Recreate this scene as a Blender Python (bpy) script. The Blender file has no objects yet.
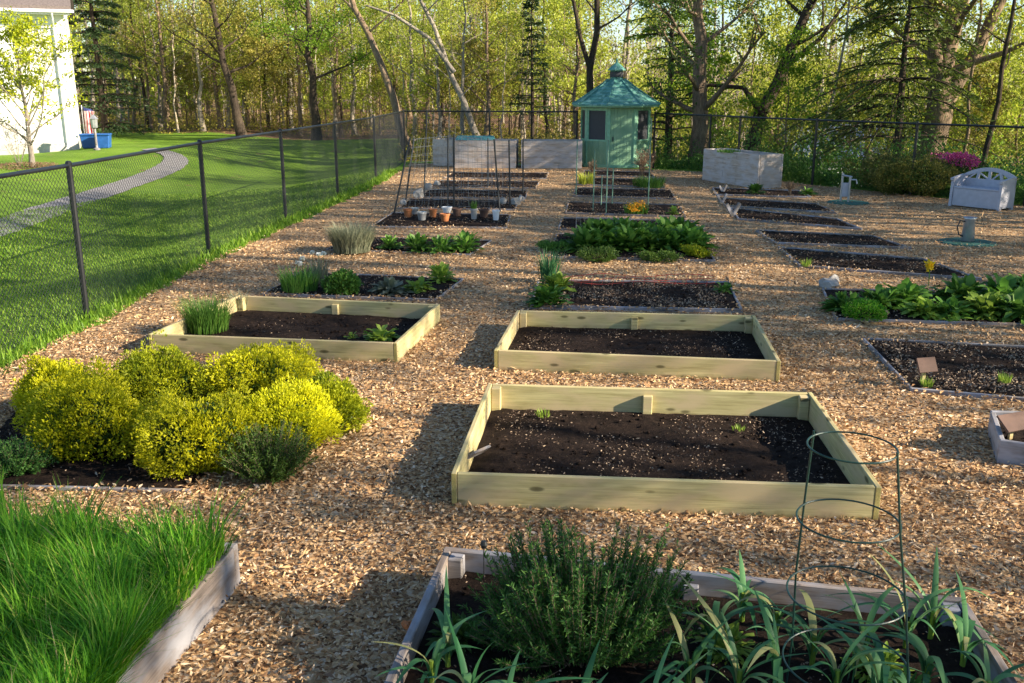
import bpy, bmesh, math, random
import numpy as np
from mathutils import Vector, Matrix
R = math.radians
sc = bpy.context.scene
# ------------------------------------------------------------------ camera, sky, sun, exposure
H, F, HORIZON = 2.9, 950.0, 85.0
PITCH = math.atan((341.5 - HORIZON) / F)
cam_d = bpy.data.cameras.new('camera'); cam = bpy.data.objects.new('camera', cam_d)
sc.collection.objects.link(cam); sc.camera = cam
cam.location = (0, 0, H); cam.rotation_euler = (R(90) - PITCH, 0, 0)
cam_d.sensor_width = 36; cam_d.lens = F / 1024 * 36; cam_d.clip_end = 2000; cam_d.clip_start = .05
SUN_EL, SUN_AZ = 24.0, 17.0          # elevation; azimuth swung from +X towards the camera side
sun_dir = Vector((math.cos(R(SUN_EL)) * math.cos(R(SUN_AZ)), -math.cos(R(SUN_EL)) * math.sin(R(SUN_AZ)), math.sin(R(SUN_EL))))
w = bpy.data.worlds.new('World'); sc.world = w; w.use_nodes = True
nt = w.node_tree; bg = nt.nodes['Background']; sky = nt.nodes.new('ShaderNodeTexSky')
sky.sky_type = 'NISHITA'; sky.sun_disc = False; sky.sun_elevation = R(SUN_EL)
sky.sun_rotation = math.atan2(sun_dir.x, sun_dir.y); sky.air_density = 1.0; sky.dust_density = 0.3; sky.ozone_density = 3.0
nt.links.new(sky.outputs[0], bg.inputs[0]); bg.inputs[1].default_value = 0.08
sl = bpy.data.lights.new('sun', 'SUN'); so = bpy.data.objects.new('sun', sl); sc.collection.objects.link(so)
sl.energy = 5.0; sl.angle = R(0.5); sl.color = (1.0, .86, .67)
so.rotation_euler = sun_dir.to_track_quat('Z', 'Y').to_euler()
sc.view_settings.view_transform = 'Standard'; sc.view_settings.look = 'None'
sc.view_settings.gamma = 1; sc.view_settings.use_curve_mapping = False
sc.view_settings.exposure = 1.5
sc.cycles.max_bounces = 6; sc.cycles.transparent_max_bounces = 8

# ------------------------------------------------------------------ helpers
rng = np.random.default_rng(7); random.seed(7)
CP, SP = math.cos(PITCH), math.sin(PITCH)
def ray(px, py):
    u, v = (px - 512) / F, (341.5 - py) / F
    return u, CP + v * SP, v * CP - SP
def G(px, py, z=0.0):
    """pixel -> point on the horizontal plane z"""
    dx, dy, dz = ray(px, py); t = (H - z) / -dz
    return Vector((dx * t, dy * t, z))
def X(px, Y, z=1.0):
    return (px - 512) / F * (Y * CP + (H - z) * SP)
def ZH(py, Y):
    """height of pixel row py at distance Y"""
    dx, dy, dz = ray(512, py); return H + dz / dy * Y

def link(o, parent=None):
    sc.collection.objects.link(o)
    if parent is not None: o.parent = parent
    return o
def tag(o, label=None, cat=None, group=None, kind=None):
    for k, v in (('label', label), ('category', cat), ('group', group), ('kind', kind)):
        if v: o[k] = v
    return o
def thing(name, label, cat, loc=(0, 0, 0), rz=0.0, group=None):
    o = bpy.data.objects.new(name, None); o.location = loc; o.rotation_euler = (0, 0, rz); o.empty_display_size = .1
    return tag(link(o), label, cat, group)
def copy_tree(o, loc, rz=0.0, s=1.0, label=None, group=None):
    c = o.copy(); sc.collection.objects.link(c); c.location = loc; c.rotation_euler = (0, 0, rz)
    c.scale = (s, s, s) if not isinstance(s, tuple) else s
    if label: c['label'] = label
    if group: c['group'] = group
    for ch in o.children:
        d = ch.copy(); sc.collection.objects.link(d); d.parent = c
        for g in ch.children:
            e = g.copy(); sc.collection.objects.link(e); e.parent = d
    return c

class MB:
    """collects geometry chunks (V, F) and links them as one mesh object"""
    def __init__(s): s.v = []; s.f = []; s.n = 0
    def add(s, V, Fc):
        V = np.asarray(V, dtype=np.float32).reshape(-1, 3); Fc = np.asarray(Fc, dtype=np.int64)
        s.v.append(V); s.f.append(Fc + s.n); s.n += len(V); return s
    def box(s, c, size, rz=0.0):
        x, y, z = [q / 2 for q in size]
        V = np.array([(-x, -y, -z), (x, -y, -z), (x, y, -z), (-x, y, -z), (-x, -y, z), (x, -y, z), (x, y, z), (-x, y, z)])
        if rz:
            cs, sn = math.cos(rz), math.sin(rz); V = V @ np.array([[cs, sn, 0], [-sn, cs, 0], [0, 0, 1]])
        return s.add(V + np.array(c), [(0, 3, 2, 1), (4, 5, 6, 7), (0, 1, 5, 4), (1, 2, 6, 5), (2, 3, 7, 6), (3, 0, 4, 7)])
    def tube(s, path, rad, sides=6, cap=True):
        P = np.array([tuple(p) for p in path], float); n = len(P)
        rad = np.broadcast_to(np.array(rad, float), (n,))
        T = np.gradient(P, axis=0); T /= np.linalg.norm(T, axis=1)[:, None] + 1e-9
        ref = np.array([1., 0, 0]) if abs(T[:, 0]).max() < .8 else np.array([0, 1., 0])
        if abs(T @ ref).max() > .95: ref = np.array([.3, .3, .9])
        A = np.cross(T, ref); A /= np.linalg.norm(A, axis=1)[:, None] + 1e-9; B = np.cross(T, A)
        a = np.linspace(0, 2 * np.pi, sides, endpoint=False)
        V = P[:, None] + rad[:, None, None] * (A[:, None] * np.cos(a)[None, :, None] + B[:, None] * np.sin(a)[None, :, None])
        k = np.arange(n - 1)[:, None] * sides; i = np.arange(sides)[None]; j = (i + 1) % sides
        Fc = np.stack([k + i, k + j, k + sides + j, k + sides + i], -1).reshape(-1, 4)
        s.add(V.reshape(-1, 3), Fc)
        if cap:
            for r_, e in ((0, 1), (n - 1, -1)):
                s.add(np.vstack([V[r_], P[r_]]), [((q + (e > 0)) % sides, (q + (e < 0)) % sides, sides) for q in range(sides)])
        return s
    def sticks(s, P0, P1, r0, r1=None):
        P0 = np.asarray(P0, float); P1 = np.asarray(P1, float); n = len(P0)
        if n == 0: return s
        r0 = np.broadcast_to(r0, (n,)); r1 = r0 if r1 is None else np.broadcast_to(r1, (n,))
        T = P1 - P0; T /= np.linalg.norm(T, axis=1)[:, None] + 1e-9
        ref = np.where(np.abs(T[:, 2:3]) > .8, np.array([[1., 0, 0]]), np.array([[0, 0, 1.]]))
        A = np.cross(T, ref); A /= np.linalg.norm(A, axis=1)[:, None] + 1e-9; B = np.cross(T, A)
        V = []
        for P, r in ((P0, r0), (P1, r1)):
            for k in range(3):
                t = k * 2 * math.pi / 3; V.append(P + r[:, None] * (A * math.cos(t) + B * math.sin(t)))
        V = np.stack(V, 1).reshape(-1, 3); b = (np.arange(n) * 6)[:, None, None]
        return s.add(V, (b + np.array([[0, 1, 4, 3], [1, 2, 5, 4], [2, 0, 3, 5]])[None]).reshape(-1, 4))
    def leaves(s, C, A, L, W, fold=.2, rg=None):
        rg = rg or rng; C = np.asarray(C, float); A = np.asarray(A, float); n = len(C)
        if n == 0: return s
        A = A / (np.linalg.norm(A, axis=1)[:, None] + 1e-9)
        S = np.cross(A, rg.normal(size=(n, 3))); S /= np.linalg.norm(S, axis=1)[:, None] + 1e-9; N = np.cross(A, S)
        L = np.broadcast_to(L, (n,))[:, None]; W = np.broadcast_to(W, (n,))[:, None]
        V = np.stack([C, C + A * L * .45 + S * W / 2 + N * W * fold, C + A * L, C + A * L * .45 - S * W / 2 + N * W * fold], 1).reshape(-1, 3)
        return s.add(V, np.arange(n * 4).reshape(-1, 4))
    def blades(s, B, Ht, W, az, bend, droop=.0, segs=4, keel=0.0, pw=2.0):
        B = np.asarray(B, float); n = len(B)
        Ht, W, az, bend, droop = [np.broadcast_to(q, (n,)).astype(float) for q in (Ht, W, az, bend, droop)]
        t = np.linspace(0, 1, segs + 1)
        D = np.stack([np.cos(az), np.sin(az), 0 * az], 1); S = np.stack([-np.sin(az), np.cos(az), 0 * az], 1)
        hor = (bend * Ht)[:, None] * (t[None] ** 1.8); ver = Ht[:, None] * (t[None] - droop[:, None] * t[None] ** 2.6)
        P = B[:, None] + D[:, None] * hor[..., None]; P[..., 2] += ver
        wd = (W[:, None] / 2 * np.maximum(1 - t ** pw, .04)[None] * (0.65 + .35 * np.minimum(1, t * 4))[None])[..., None] * S[:, None]
        if keel:
            K = P.copy(); K[..., 2] -= 0; K -= D[:, None] * (W[:, None] * keel * (1 - t ** pw)[None])[..., None]
            V = np.stack([P + wd, K, P - wd], 2).reshape(-1, 3); m = 3
        else:
            V = np.stack([P + wd, P - wd], 2).reshape(-1, 3); m = 2
        fs = []
        for q in range(segs):
            for c in range(m - 1):
                fs.append((q * m + c, q * m + c + 1, (q + 1) * m + c + 1, (q + 1) * m + c))
        return s.add(V, (np.arange(n)[:, None, None] * (segs + 1) * m + np.array(fs)[None]).reshape(-1, 4))
    def lathe(s, prof, sides=16, c=(0, 0, 0), scale=(1, 1), rz=0):
        a = np.linspace(0, 2 * np.pi, sides, endpoint=False) + rz
        V = np.array([(c[0] + r * math.cos(t) * scale[0], c[1] + r * math.sin(t) * scale[1], c[2] + z) for r, z in prof for t in a])
        Fc = [(k * sides + i, k * sides + (i + 1) % sides, (k + 1) * sides + (i + 1) % sides, (k + 1) * sides + i) for k in range(len(prof) - 1) for i in range(sides)]
        return s.add(V, Fc)
    def prism(s, poly, axis0, axis1, origin, depth_vec):
        """extrude 2-D outline"""
        o = np.array(tuple(origin), float); a = np.array(tuple(axis0), float); b = np.array(tuple(axis1), float); d = np.array(tuple(depth_vec), float)
        P = np.array([o + a * p[0] + b * p[1] for p in poly]); n = len(P)
        V = np.vstack([P, P + d]); s.add(V, [(i, (i + 1) % n, n + (i + 1) % n, n + i) for i in range(n)])
        for k in (0, n):
            c = s.n; s.v.append(V[k:k + n].astype(np.float32)); s.n += n
            s.f.append(('ngon', list(range(c, c + n))[::(-1 if k == 0 else 1)]))
        return s
    def build(s, name, mat, parent=None, smooth=False, bevel=0.0, origin=None):
        me = bpy.data.meshes.new(name); V = np.vstack(s.v).astype(np.float32)
        loops, starts, tot, k = [], [], [], 0
        for f in s.f:
            if isinstance(f, tuple): loops.append(np.array(f[1])); starts.append([k]); tot.append([len(f[1])]); k += len(f[1]); continue
            m, q = f.shape; loops.append(f.ravel()); starts.append(k + np.arange(m) * q); tot.append(np.full(m, q)); k += m * q
        loops = np.concatenate(loops); starts = np.concatenate(starts)
        if origin is not None: V = V - np.array(tuple(origin), dtype=np.float32)
        me.vertices.add(len(V)); me.vertices.foreach_set('co', V.ravel())
        me.loops.add(len(loops)); me.loops.foreach_set('vertex_index', loops.astype(np.int32))
        me.polygons.add(len(starts)); me.polygons.foreach_set('loop_start', starts.astype(np.int32))
        me.polygons.foreach_set('use_smooth', np.full(len(starts), smooth))
        me.update(calc_edges=True); me.validate()
        if bevel:
            bm = bmesh.new(); bm.from_mesh(me); bmesh.ops.remove_doubles(bm, verts=bm.verts, dist=1e-5)
            bmesh.ops.bevel(bm, geom=[e for e in bm.edges], offset=bevel, segments=1, affect='EDGES'); bm.to_mesh(me); bm.free()
        if mat: me.materials.append(mat)
        o = bpy.data.objects.new(name, me)
        if origin is not None: o.location = tuple(origin)
        return link(o, parent)

# ------------------------------------------------------------------ materials
def new_mat(name):
    m = bpy.data.materials.new(name); m.use_nodes = True; n = m.node_tree
    return m, n, n.nodes['Principled BSDF'], n.nodes['Material Output']
def ramp(n, stops, fac=None):
    r = n.nodes.new('ShaderNodeValToRGB'); e = r.color_ramp.elements
    while len(e) < len(stops): e.new(.5)
    for q, (p, c) in zip(e, stops): q.position = p; q.color = (*c, 1)
    if fac is not None: n.links.new(fac, r.inputs[0])
    return r
def noise(n, scale, detail=4, coord=None, rough=.55, dist=0.0):
    t = n.nodes.new('ShaderNodeTexNoise'); t.inputs['Scale'].default_value = scale; t.inputs['Detail'].default_value = detail
    t.inputs['Roughness'].default_value = rough; t.inputs['Distortion'].default_value = dist
    if coord is not None: n.links.new(coord, t.inputs['Vector'])
    return t
def mapping(n, scale, kind='Object', rnd=False):
    tc = n.nodes.new('ShaderNodeTexCoord'); mp = n.nodes.new('ShaderNodeMapping'); mp.inputs['Scale'].default_value = scale
    n.links.new(tc.outputs[kind], mp.inputs[0])
    if rnd:
        oi = n.nodes.new('ShaderNodeObjectInfo'); ml = n.nodes.new('ShaderNodeMath'); ml.operation = 'MULTIPLY'; ml.inputs[1].default_value = 37
        n.links.new(oi.outputs['Random'], ml.inputs[0]); n.links.new(ml.outputs[0], mp.inputs['Location'])
    return mp.outputs[0]
def mixc(n, a, b, fac, mode='MIX'):
    m = n.nodes.new('ShaderNodeMix'); m.data_type = 'RGBA'; m.blend_type = mode
    for s_, v in ((6, a), (7, b)):
        if isinstance(v, tuple): m.inputs[s_].default_value = (*v, 1)
        else: n.links.new(v, m.inputs[s_])
    if isinstance(fac, (int, float)): m.inputs[0].default_value = fac
    else: n.links.new(fac, m.inputs[0])
    return m.outputs[2]
def bump(n, p, h, strength, dist):
    b = n.nodes.new('ShaderNodeBump'); b.inputs['Strength'].default_value = strength; b.inputs['Distance'].default_value = dist
    n.links.new(h, b.inputs['Height']); n.links.new(b.outputs[0], p.inputs['Normal'])
def plain(name, col, rough=.6, metal=0.0, var=.25, scale=8, bmp=0.0):
    m, n, p, o = new_mat(name); v = mapping(n, (1, 1, 1), rnd=True); t = noise(n, scale, 5, v)
    r = ramp(n, [(.25, tuple(c * (1 - var) for c in col)), (.75, tuple(min(1, c * (1 + var)) for c in col))], t.outputs[0])
    n.links.new(r.outputs[0], p.inputs['Base Color']); p.inputs['Roughness'].default_value = rough; p.inputs['Metallic'].default_value = metal
    if bmp: bump(n, p, t.outputs[0], .6, bmp)
    return m
def leaf_mat(name, stops, trans=.35, rough=.5, clump=0.0, gl=.3):
    """per-leaf random colour, light passing through the blade"""
    m, n, p, o = new_mat(name); g = n.nodes.new('ShaderNodeNewGeometry'); r = ramp(n, stops, g.outputs['Random Per Island'])
    col = r.outputs[0]
    if clump:
        v = mapping(n, (1, 1, 1), rnd=True); t = noise(n, clump, 2, v)
        r2 = ramp(n, [(.35, tuple(c * .72 for c in stops[0][1])), (.65, stops[-1][1])], t.outputs[0]); col = mixc(n, col, r2.outputs[0], .45)
    oi = n.nodes.new('ShaderNodeObjectInfo'); hs = n.nodes.new('ShaderNodeHueSaturation')
    mr = n.nodes.new('ShaderNodeMapRange'); mr.inputs[3].default_value = .8; mr.inputs[4].default_value = 1.2
    n.links.new(oi.outputs['Random'], mr.inputs[0]); n.links.new(mr.outputs[0], hs.inputs['Value']); n.links.new(col, hs.inputs['Color']); col = hs.outputs[0]
    n.links.new(col, p.inputs['Base Color']); p.inputs['Roughness'].default_value = rough; p.inputs['Specular IOR Level'].default_value = gl
    tr = n.nodes.new('ShaderNodeBsdfTranslucent'); mx = n.nodes.new('ShaderNodeMixShader'); mx.inputs[0].default_value = trans
    n.links.new(mixc(n, col, (1.0, 1.0, .35), .0), tr.inputs[0])
    n.links.new(p.outputs[0], mx.inputs[1]); n.links.new(tr.outputs[0], mx.inputs[2]); n.links.new(mx.outputs[0], o.inputs[0])
    return m
def wood_mat(name, dark, light, knots=True, rough=.75, weather=None, gs=1.0, splash=False):
    m, n, p, o = new_mat(name); v = mapping(n, (1.3 * gs, 16 * gs, 16 * gs), rnd=True)
    t = noise(n, 1.6, 7, v, .6, .6); r = ramp(n, [(.3, dark), (.7, light)], t.outputs[0]); col = r.outputs[0]
    v2 = mapping(n, (.8, 60, 60), rnd=True); f = noise(n, 2, 3, v2)
    rf = ramp(n, [(.3, (.55, .53, .5)), (.6, (1, 1, 1))], f.outputs[0]); col = mixc(n, col, rf.outputs[0], .6, 'MULTIPLY')
    if weather:
        v3 = mapping(n, (2, 5, 5), rnd=True); t3 = noise(n, 1.3, 5, v3); r3 = ramp(n, [(.42, (0, 0, 0)), (.62, (1, 1, 1))], t3.outputs[0]); col = mixc(n, col, weather, r3.outputs[0])
    if splash:
        tcs = n.nodes.new('ShaderNodeTexCoord'); sps = n.nodes.new('ShaderNodeSeparateXYZ'); n.links.new(tcs.outputs['Object'], sps.inputs[0]); ts = noise(n, 9, 5, mapping(n, (1, 1, 1), rnd=True))
        ms = n.nodes.new('ShaderNodeMath'); ms.operation = 'MULTIPLY_ADD'; ms.inputs[1].default_value = .14; n.links.new(ts.outputs[0], ms.inputs[0]); n.links.new(sps.outputs[2], ms.inputs[2])
        rs_ = ramp(n, [(.055, (.42, .36, .30)), (.115, (1, 1, 1))], ms.outputs[0]); col = mixc(n, col, rs_.outputs[0], .8, 'MULTIPLY')
    if knots:
        v4 = mapping(n, (2.6, 7.5, 7.5), rnd=True); vo = n.nodes.new('ShaderNodeTexVoronoi'); vo.inputs['Scale'].default_value = 1.0; n.links.new(v4, vo.inputs['Vector'])
        rk = ramp(n, [(.0, (1, 1, 1)), (.11, (.8, .8, .8)), (.17, (0, 0, 0))], vo.outputs['Distance']); col = mixc(n, col, tuple(c * .28 for c in dark), rk.outputs[0])
    n.links.new(col, p.inputs['Base Color']); p.inputs['Roughness'].default_value = rough; p.inputs['Specular IOR Level'].default_value = .25
    bump(n, p, f.outputs[0], .35, .003); return m

CH = [(0, (.10, .055, .03)), (.14, (.27, .15, .075)), (.38, (.48, .29, .14)), (.66, (.60, .40, .205)), (.86, (.66, .48, .29)), (1, (.76, .60, .42))]
M = {}
# wood chips: loose pieces
m, n, p, o = new_mat('wood_chip'); g = n.nodes.new('ShaderNodeNewGeometry'); r = ramp(n, CH, g.outputs['Random Per Island'])
n.links.new(r.outputs[0], p.inputs['Base Color']); p.inputs['Roughness'].default_value = .85; p.inputs['Specular IOR Level'].default_value = .15; M['chip'] = m
m, n, p, o = new_mat('dull_chip'); g = n.nodes.new('ShaderNodeNewGeometry'); r = ramp(n, [(0, (.05, .032, .022)), (.5, (.18, .12, .08)), (1, (.5, .38, .26))], g.outputs['Random Per Island'])
n.links.new(r.outputs[0], p.inputs['Base Color']); p.inputs['Roughness'].default_value = .9; M['soilchip'] = m
# wood chips: the bed under them
m, n, p, o = new_mat('mulch'); v = mapping(n, (1, 1, 1)); wv = noise(n, 3, 3, v); vv = n.nodes.new('ShaderNodeVectorMath'); vv.operation = 'MULTIPLY_ADD'
n.links.new(wv.outputs[1], vv.inputs[0]); vv.inputs[1].default_value = (.12, .12, 0); n.links.new(v, vv.inputs[2])
vo = n.nodes.new('ShaderNodeTexVoronoi'); vo.inputs['Scale'].default_value = 42; n.links.new(vv.outputs[0], vo.inputs['Vector'])
sx = n.nodes.new('ShaderNodeSeparateColor'); n.links.new(vo.outputs['Color'], sx.inputs[0]); r = ramp(n, CH, sx.outputs[0])
t = noise(n, .9, 4, v); rb = ramp(n, [(.3, (.72, .70, .68)), (.7, (1, 1, 1))], t.outputs[0]); col = mixc(n, r.outputs[0], rb.outputs[0], 1.0, 'MULTIPLY')
t2 = noise(n, 12, 4, v); rb2 = ramp(n, [(.35, (.62, .6, .58)), (.6, (1, 1, 1))], t2.outputs[0]); col = mixc(n, col, rb2.outputs[0], .8, 'MULTIPLY')
n.links.new(col, p.inputs['Base Color']); p.inputs['Roughness'].default_value = .9; p.inputs['Specular IOR Level'].default_value = .1
ad = n.nodes.new('ShaderNodeMath'); ad.operation = 'ADD'; n.links.new(sx.outputs[1], ad.inputs[0]); n.links.new(t2.outputs[0], ad.inputs[1]); bump(n, p, ad.outputs[0], .9, .03); M['mulch'] = m
# soil
m, n, p, o = new_mat('soil'); v = mapping(n, (1, 1, 1)); t = noise(n, 14, 9, v, .78); r = ramp(n, [(.3, (.008, .006, .005)), (.55, (.026, .017, .013)), (.78, (.075, .050, .036))], t.outputs[0])
n.links.new(r.outputs[0], p.inputs['Base Color']); p.inputs['Roughness'].default_value = .95; p.inputs['Specular IOR Level'].default_value = .1; bump(n, p, t.outputs[0], 1, .05); M['soil'] = m
# lawn and forest floor in one ground
m, n, p, o = new_mat('ground'); v = mapping(n, (1, 1, 1)); t = noise(n, .5, 5, v); t1 = noise(n, 40, 6, v, .7)
r = ramp(n, [(.3, (.10, .20, .014)), (.7, (.20, .33, .035))], t.outputs[0]); r1 = ramp(n, [(.3, (.5, .55, .45)), (.62, (1, 1, 1))], t1.outputs[0])
gr = mixc(n, r.outputs[0], r1.outputs[0], .8, 'MULTIPLY'); tf = noise(n, 2.2, 8, v, .7)
rf = ramp(n, [(.3, (.05, .03, .018)), (.52, (.19, .11, .06)), (.75, (.30, .20, .11))], tf.outputs[0])
at = n.nodes.new('ShaderNodeAttribute'); at.attribute_name = 'forest'; tn = noise(n, 1.1, 5, v)
ma = n.nodes.new('ShaderNodeMath'); ma.operation = 'ADD'; n.links.new(at.outputs['Fac'], ma.inputs[0]); n.links.new(tn.outputs[0], ma.inputs[1])
rr = ramp(n, [(.9, (0, 0, 0)), (1.0, (1, 1, 1))], ma.outputs[0]); n.links.new(mixc(n, gr, rf.outputs[0], rr.outputs[0]), p.inputs['Base Color'])
p.inputs['Roughness'].default_value = .9; p.inputs['Specular IOR Level'].default_value = .15; bump(n, p, t1.outputs[0], .8, .05); M['ground'] = m
M['path'] = plain('path_gravel', (.20, .195, .20), .95, var=.3, scale=25, bmp=.01)
M['newwood'] = wood_mat('new_lumber', (.36, .31, .13), (.62, .55, .27), weather=(.50, .40, .22), splash=True)
M['endwood'] = wood_mat('lumber_end', (.36, .30, .10), (.50, .42, .15), knots=False)
M['oldwood'] = wood_mat('weathered_board', (.15, .12, .10), (.34, .28, .24), weather=(.29, .29, .31))
M['greywood'] = wood_mat('grey_weathered_board', (.13, .12, .115), (.28, .26, .25), weather=(.32, .32, .35), knots=False)
M['stonewood'] = wood_mat('pale_planter_board', (.36, .30, .25), (.60, .52, .45), weather=(.50, .47, .46), knots=False)
M['black'] = plain('black_vinyl', (.010, .012, .014), .4, var=.2)
M['darkmetal'] = plain('dark_metal', (.02, .025, .03), .5)
M['cage'] = plain('green_wire', (.010, .045, .035), .4)
M['stake'] = plain('green_stake', (.12, .24, .17), .5)
M['white'] = plain('white_paint', (.80, .80, .79), .5, var=.03)
M['shingle'] = plain('roof_shingle', (.16, .13, .12), .9, var=.35, scale=14, bmp=.01)
M['terra'] = plain('terracotta', (.42, .15, .05), .8)
M['brown'] = plain('brown_board', (.10, .055, .04), .8)
M['stone'] = plain('white_stone', (.36, .34, .31), .9, var=.3, scale=5, bmp=.01)
M['bluebin'] = plain('blue_plastic', (.02, .10, .32), .4)
M['net'] = plain('netting', (.22, .24, .24), .7)
M['rednet'] = plain('red_netting', (.42, .05, .035), .7)
M['zinc'] = plain('zinc', (.42, .44, .46), .35, metal=.6)
M['mat'] = plain('green_mat', (.02, .10, .075), .8)
M['bench'] = plain('bench_resin', (.40, .41, .47), .6, var=.12)
def bark(name, a, b, sc_=3.0, moss=None):
    m, n, p, o = new_mat(name); v = mapping(n, (9, 9, 1.4), rnd=True); t = noise(n, sc_, 7, v, .65)
    r = ramp(n, [(.32, a), (.68, b)], t.outputs[0]); col = r.outputs[0]
    v2 = mapping(n, (1, 1, 1), rnd=True); t2 = noise(n, 1.2, 3, v2); r2 = ramp(n, [(.4, (.7, .7, .7)), (.65, (1.1, 1.08, 1.0))], t2.outputs[0]); col = mixc(n, col, r2.outputs[0], 1.0, 'MULTIPLY')
    n.links.new(col, p.inputs['Base Color']); p.inputs['Roughness'].default_value = .95; p.inputs['Specular IOR Level'].default_value = .1; bump(n, p, t.outputs[0], .9, .06); return m
M['bark'] = bark('brown_bark', (.12, .085, .06), (.36, .27, .19))
M['barkg'] = bark('grey_bark', (.20, .17, .14), (.48, .43, .36))
M['barkp'] = bark('pale_bark', (.30, .25, .19), (.62, .54, .43))
M['barkd'] = bark('dark_bark', (.03, .024, .02), (.11, .085, .065))
M['lf_yel'] = leaf_mat('spring_leaves', [(0, (.24, .30, .025)), (.5, (.40, .47, .05)), (1, (.56, .60, .10))], .5, clump=.8)
M['lf_olive'] = leaf_mat('olive_leaves', [(0, (.18, .17, .025)), (.5, (.30, .28, .045)), (1, (.42, .37, .07))], .45, clump=.8)
M['lf_bright'] = leaf_mat('bright_leaves', [(0, (.12, .24, .015)), (1, (.26, .42, .03))], .5, clump=1)
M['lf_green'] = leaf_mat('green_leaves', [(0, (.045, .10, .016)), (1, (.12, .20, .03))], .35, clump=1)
M['lf_dark'] = leaf_mat('conifer_needles', [(0, (.018, .045, .014)), (1, (.055, .10, .03))], .2, clump=1.2)
M['lf_hem'] = leaf_mat('hemlock_needles', [(0, (.05, .09, .014)), (1, (.15, .19, .03))], .3, clump=1)
M['lf_gold'] = leaf_mat('golden_shrub_leaves', [(0, (.26, .31, .01)), (.35, (.55, .56, .014)), (1, (.80, .76, .02))], .4, clump=5)
M['lf_goldg'] = leaf_mat('lime_shrub_leaves', [(0, (.15, .22, .01)), (.6, (.32, .38, .015)), (1, (.55, .55, .02))], .35, clump=4)
M['lf_veg'] = leaf_mat('vegetable_leaves', [(0, (.055, .15, .02)), (.6, (.11, .25, .035)), (1, (.20, .36, .06))], .35)
M['lf_lime'] = leaf_mat('lettuce_leaves', [(0, (.16, .28, .03)), (1, (.34, .46, .07))], .4)
M['lf_grey'] = leaf_mat('grey_green_leaves', [(0, (.14, .17, .10)), (1, (.34, .35, .23))], .25)
M['lf_leek'] = leaf_mat('leek_leaves', [(0, (.03, .12, .04)), (.6, (.07, .21, .08)), (.93, (.15, .32, .12)), (1, (.38, .36, .14))], .35, rough=.5, gl=.3)
M['lf_rose'] = leaf_mat('rosemary_needles', [(0, (.03, .09, .02)), (.7, (.07, .19, .035)), (1, (.16, .31, .06))], .35)
M['lf_rye'] = leaf_mat('rye_blades', [(0, (.04, .16, .008)), (.5, (.10, .32, .015)), (.9, (.24, .48, .03)), (.96, (.42, .48, .08)), (1, (.5, .42, .18))], .45)
M['lf_lawn'] = leaf_mat('lawn_blades', [(0, (.09, .20, .012)), (.6, (.17, .31, .025)), (1, (.30, .42, .05))], .4)
M['lf_dusk'] = leaf_mat('dusky_leaves', [(0, (.06, .08, .014)), (.6, (.13, .14, .03)), (1, (.24, .21, .05))], .35)
M['lf_pink'] = leaf_mat('azalea_flowers', [(0, (.60, .03, .20)), (1, (.85, .16, .42))], .3)
M['lf_yflower'] = leaf_mat('yellow_flowers', [(0, (.65, .42, .01)), (1, (.85, .62, .03))], .3)
M['lf_orange'] = leaf_mat('orange_flowers', [(0, (.7, .25, .01)), (1, (.85, .5, .03))], .3)
M['lf_white'] = leaf_mat('white_flowers', [(0, (.65, .66, .58)), (1, (.85, .85, .8))], .3)
M['lf_dry'] = leaf_mat('dry_leaves', [(0, (.16, .09, .05)), (1, (.34, .22, .13))], .2)

# ------------------------------------------------------------------ terrain
LEFT = [G(-340, 560), G(-110, 412), G(87, 318), G(209, 255), G(286, 222), G(338, 199), G(376, 181), G(405, 163)]
BACK = [G(405, 163), G(560, 166), G(708, 172), G(812, 185), G(910, 195), G(1024, 206), G(1190, 224)]
POLY = [(p.x, p.y) for p in LEFT] + [(p.x, p.y) for p in BACK[1:]] + [(17.5, 8.0), (17.0, -8.0), (-9, -8.0)]
PL = np.array(POLY)
def poly_dist(x, y):
    """distance outside the garden outline (0 inside)"""
    P = np.stack([x, y], -1)[..., None, :]; A = PL; B = np.roll(PL, -1, 0); AB = B - A
    t = np.clip(((P - A) * AB).sum(-1) / (AB * AB).sum(-1), 0, 1); d = np.linalg.norm(P - (A + t[..., None] * AB), axis=-1).min(-1)
    yi, yj = A[:, 1], B[:, 1]; xx, yy = x[..., None], y[..., None]
    c = ((yi > yy) != (yj > yy)) & (xx < (B[:, 0] - A[:, 0]) * (yy - yi) / (yj - yi + 1e-12) + A[:, 0])
    return np.where(c.sum(-1) % 2 == 1, 0, d)
def sm(t): t = np.clip(t, 0, 1); return t * t * (3 - 2 * t)
def terrain(x, y):
    x = np.asarray(x, float); y = np.asarray(y, float); d = poly_dist(x, y)
    wr = sm((x - 1.5) / 7.0)
    left = -0.75 * sm(d / 4.2) + .75 * sm((d - 6) / 9) + sm(d / 3) * (.14 * np.sin(x * .55 + y * .18) * np.cos(y * .21) + .10 * np.sin(x * .23 - y * .31)) + .012 * np.maximum(d - 20, 0)
    right = -.16 * np.maximum(d - 1.0, 0); right = np.maximum(right, -5.5) + .05 * np.maximum(d - 45, 0)
    wfar = sm((y - 34) / 6); return (1 - wr) * left * (1 - wfar * sm((x + 9) / 5) * .8) + wr * np.where(y > 12, right, 0)
def T(x, y): return float(terrain(np.array([x]), np.array([y]))[0])
def GT(px, py):
    z = 0.0
    for _ in range(12):
        q = G(px, py, z); z = .5 * z + .5 * T(q.x, q.y)
    q = G(px, py, z); q.z = T(q.x, q.y); return q
def axis(lo, hi, a, b, fine, coarse_n):
    return np.unique(np.concatenate([np.linspace(lo, a, coarse_n), np.arange(a, b, fine), np.linspace(b, hi, coarse_n)]))
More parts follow.
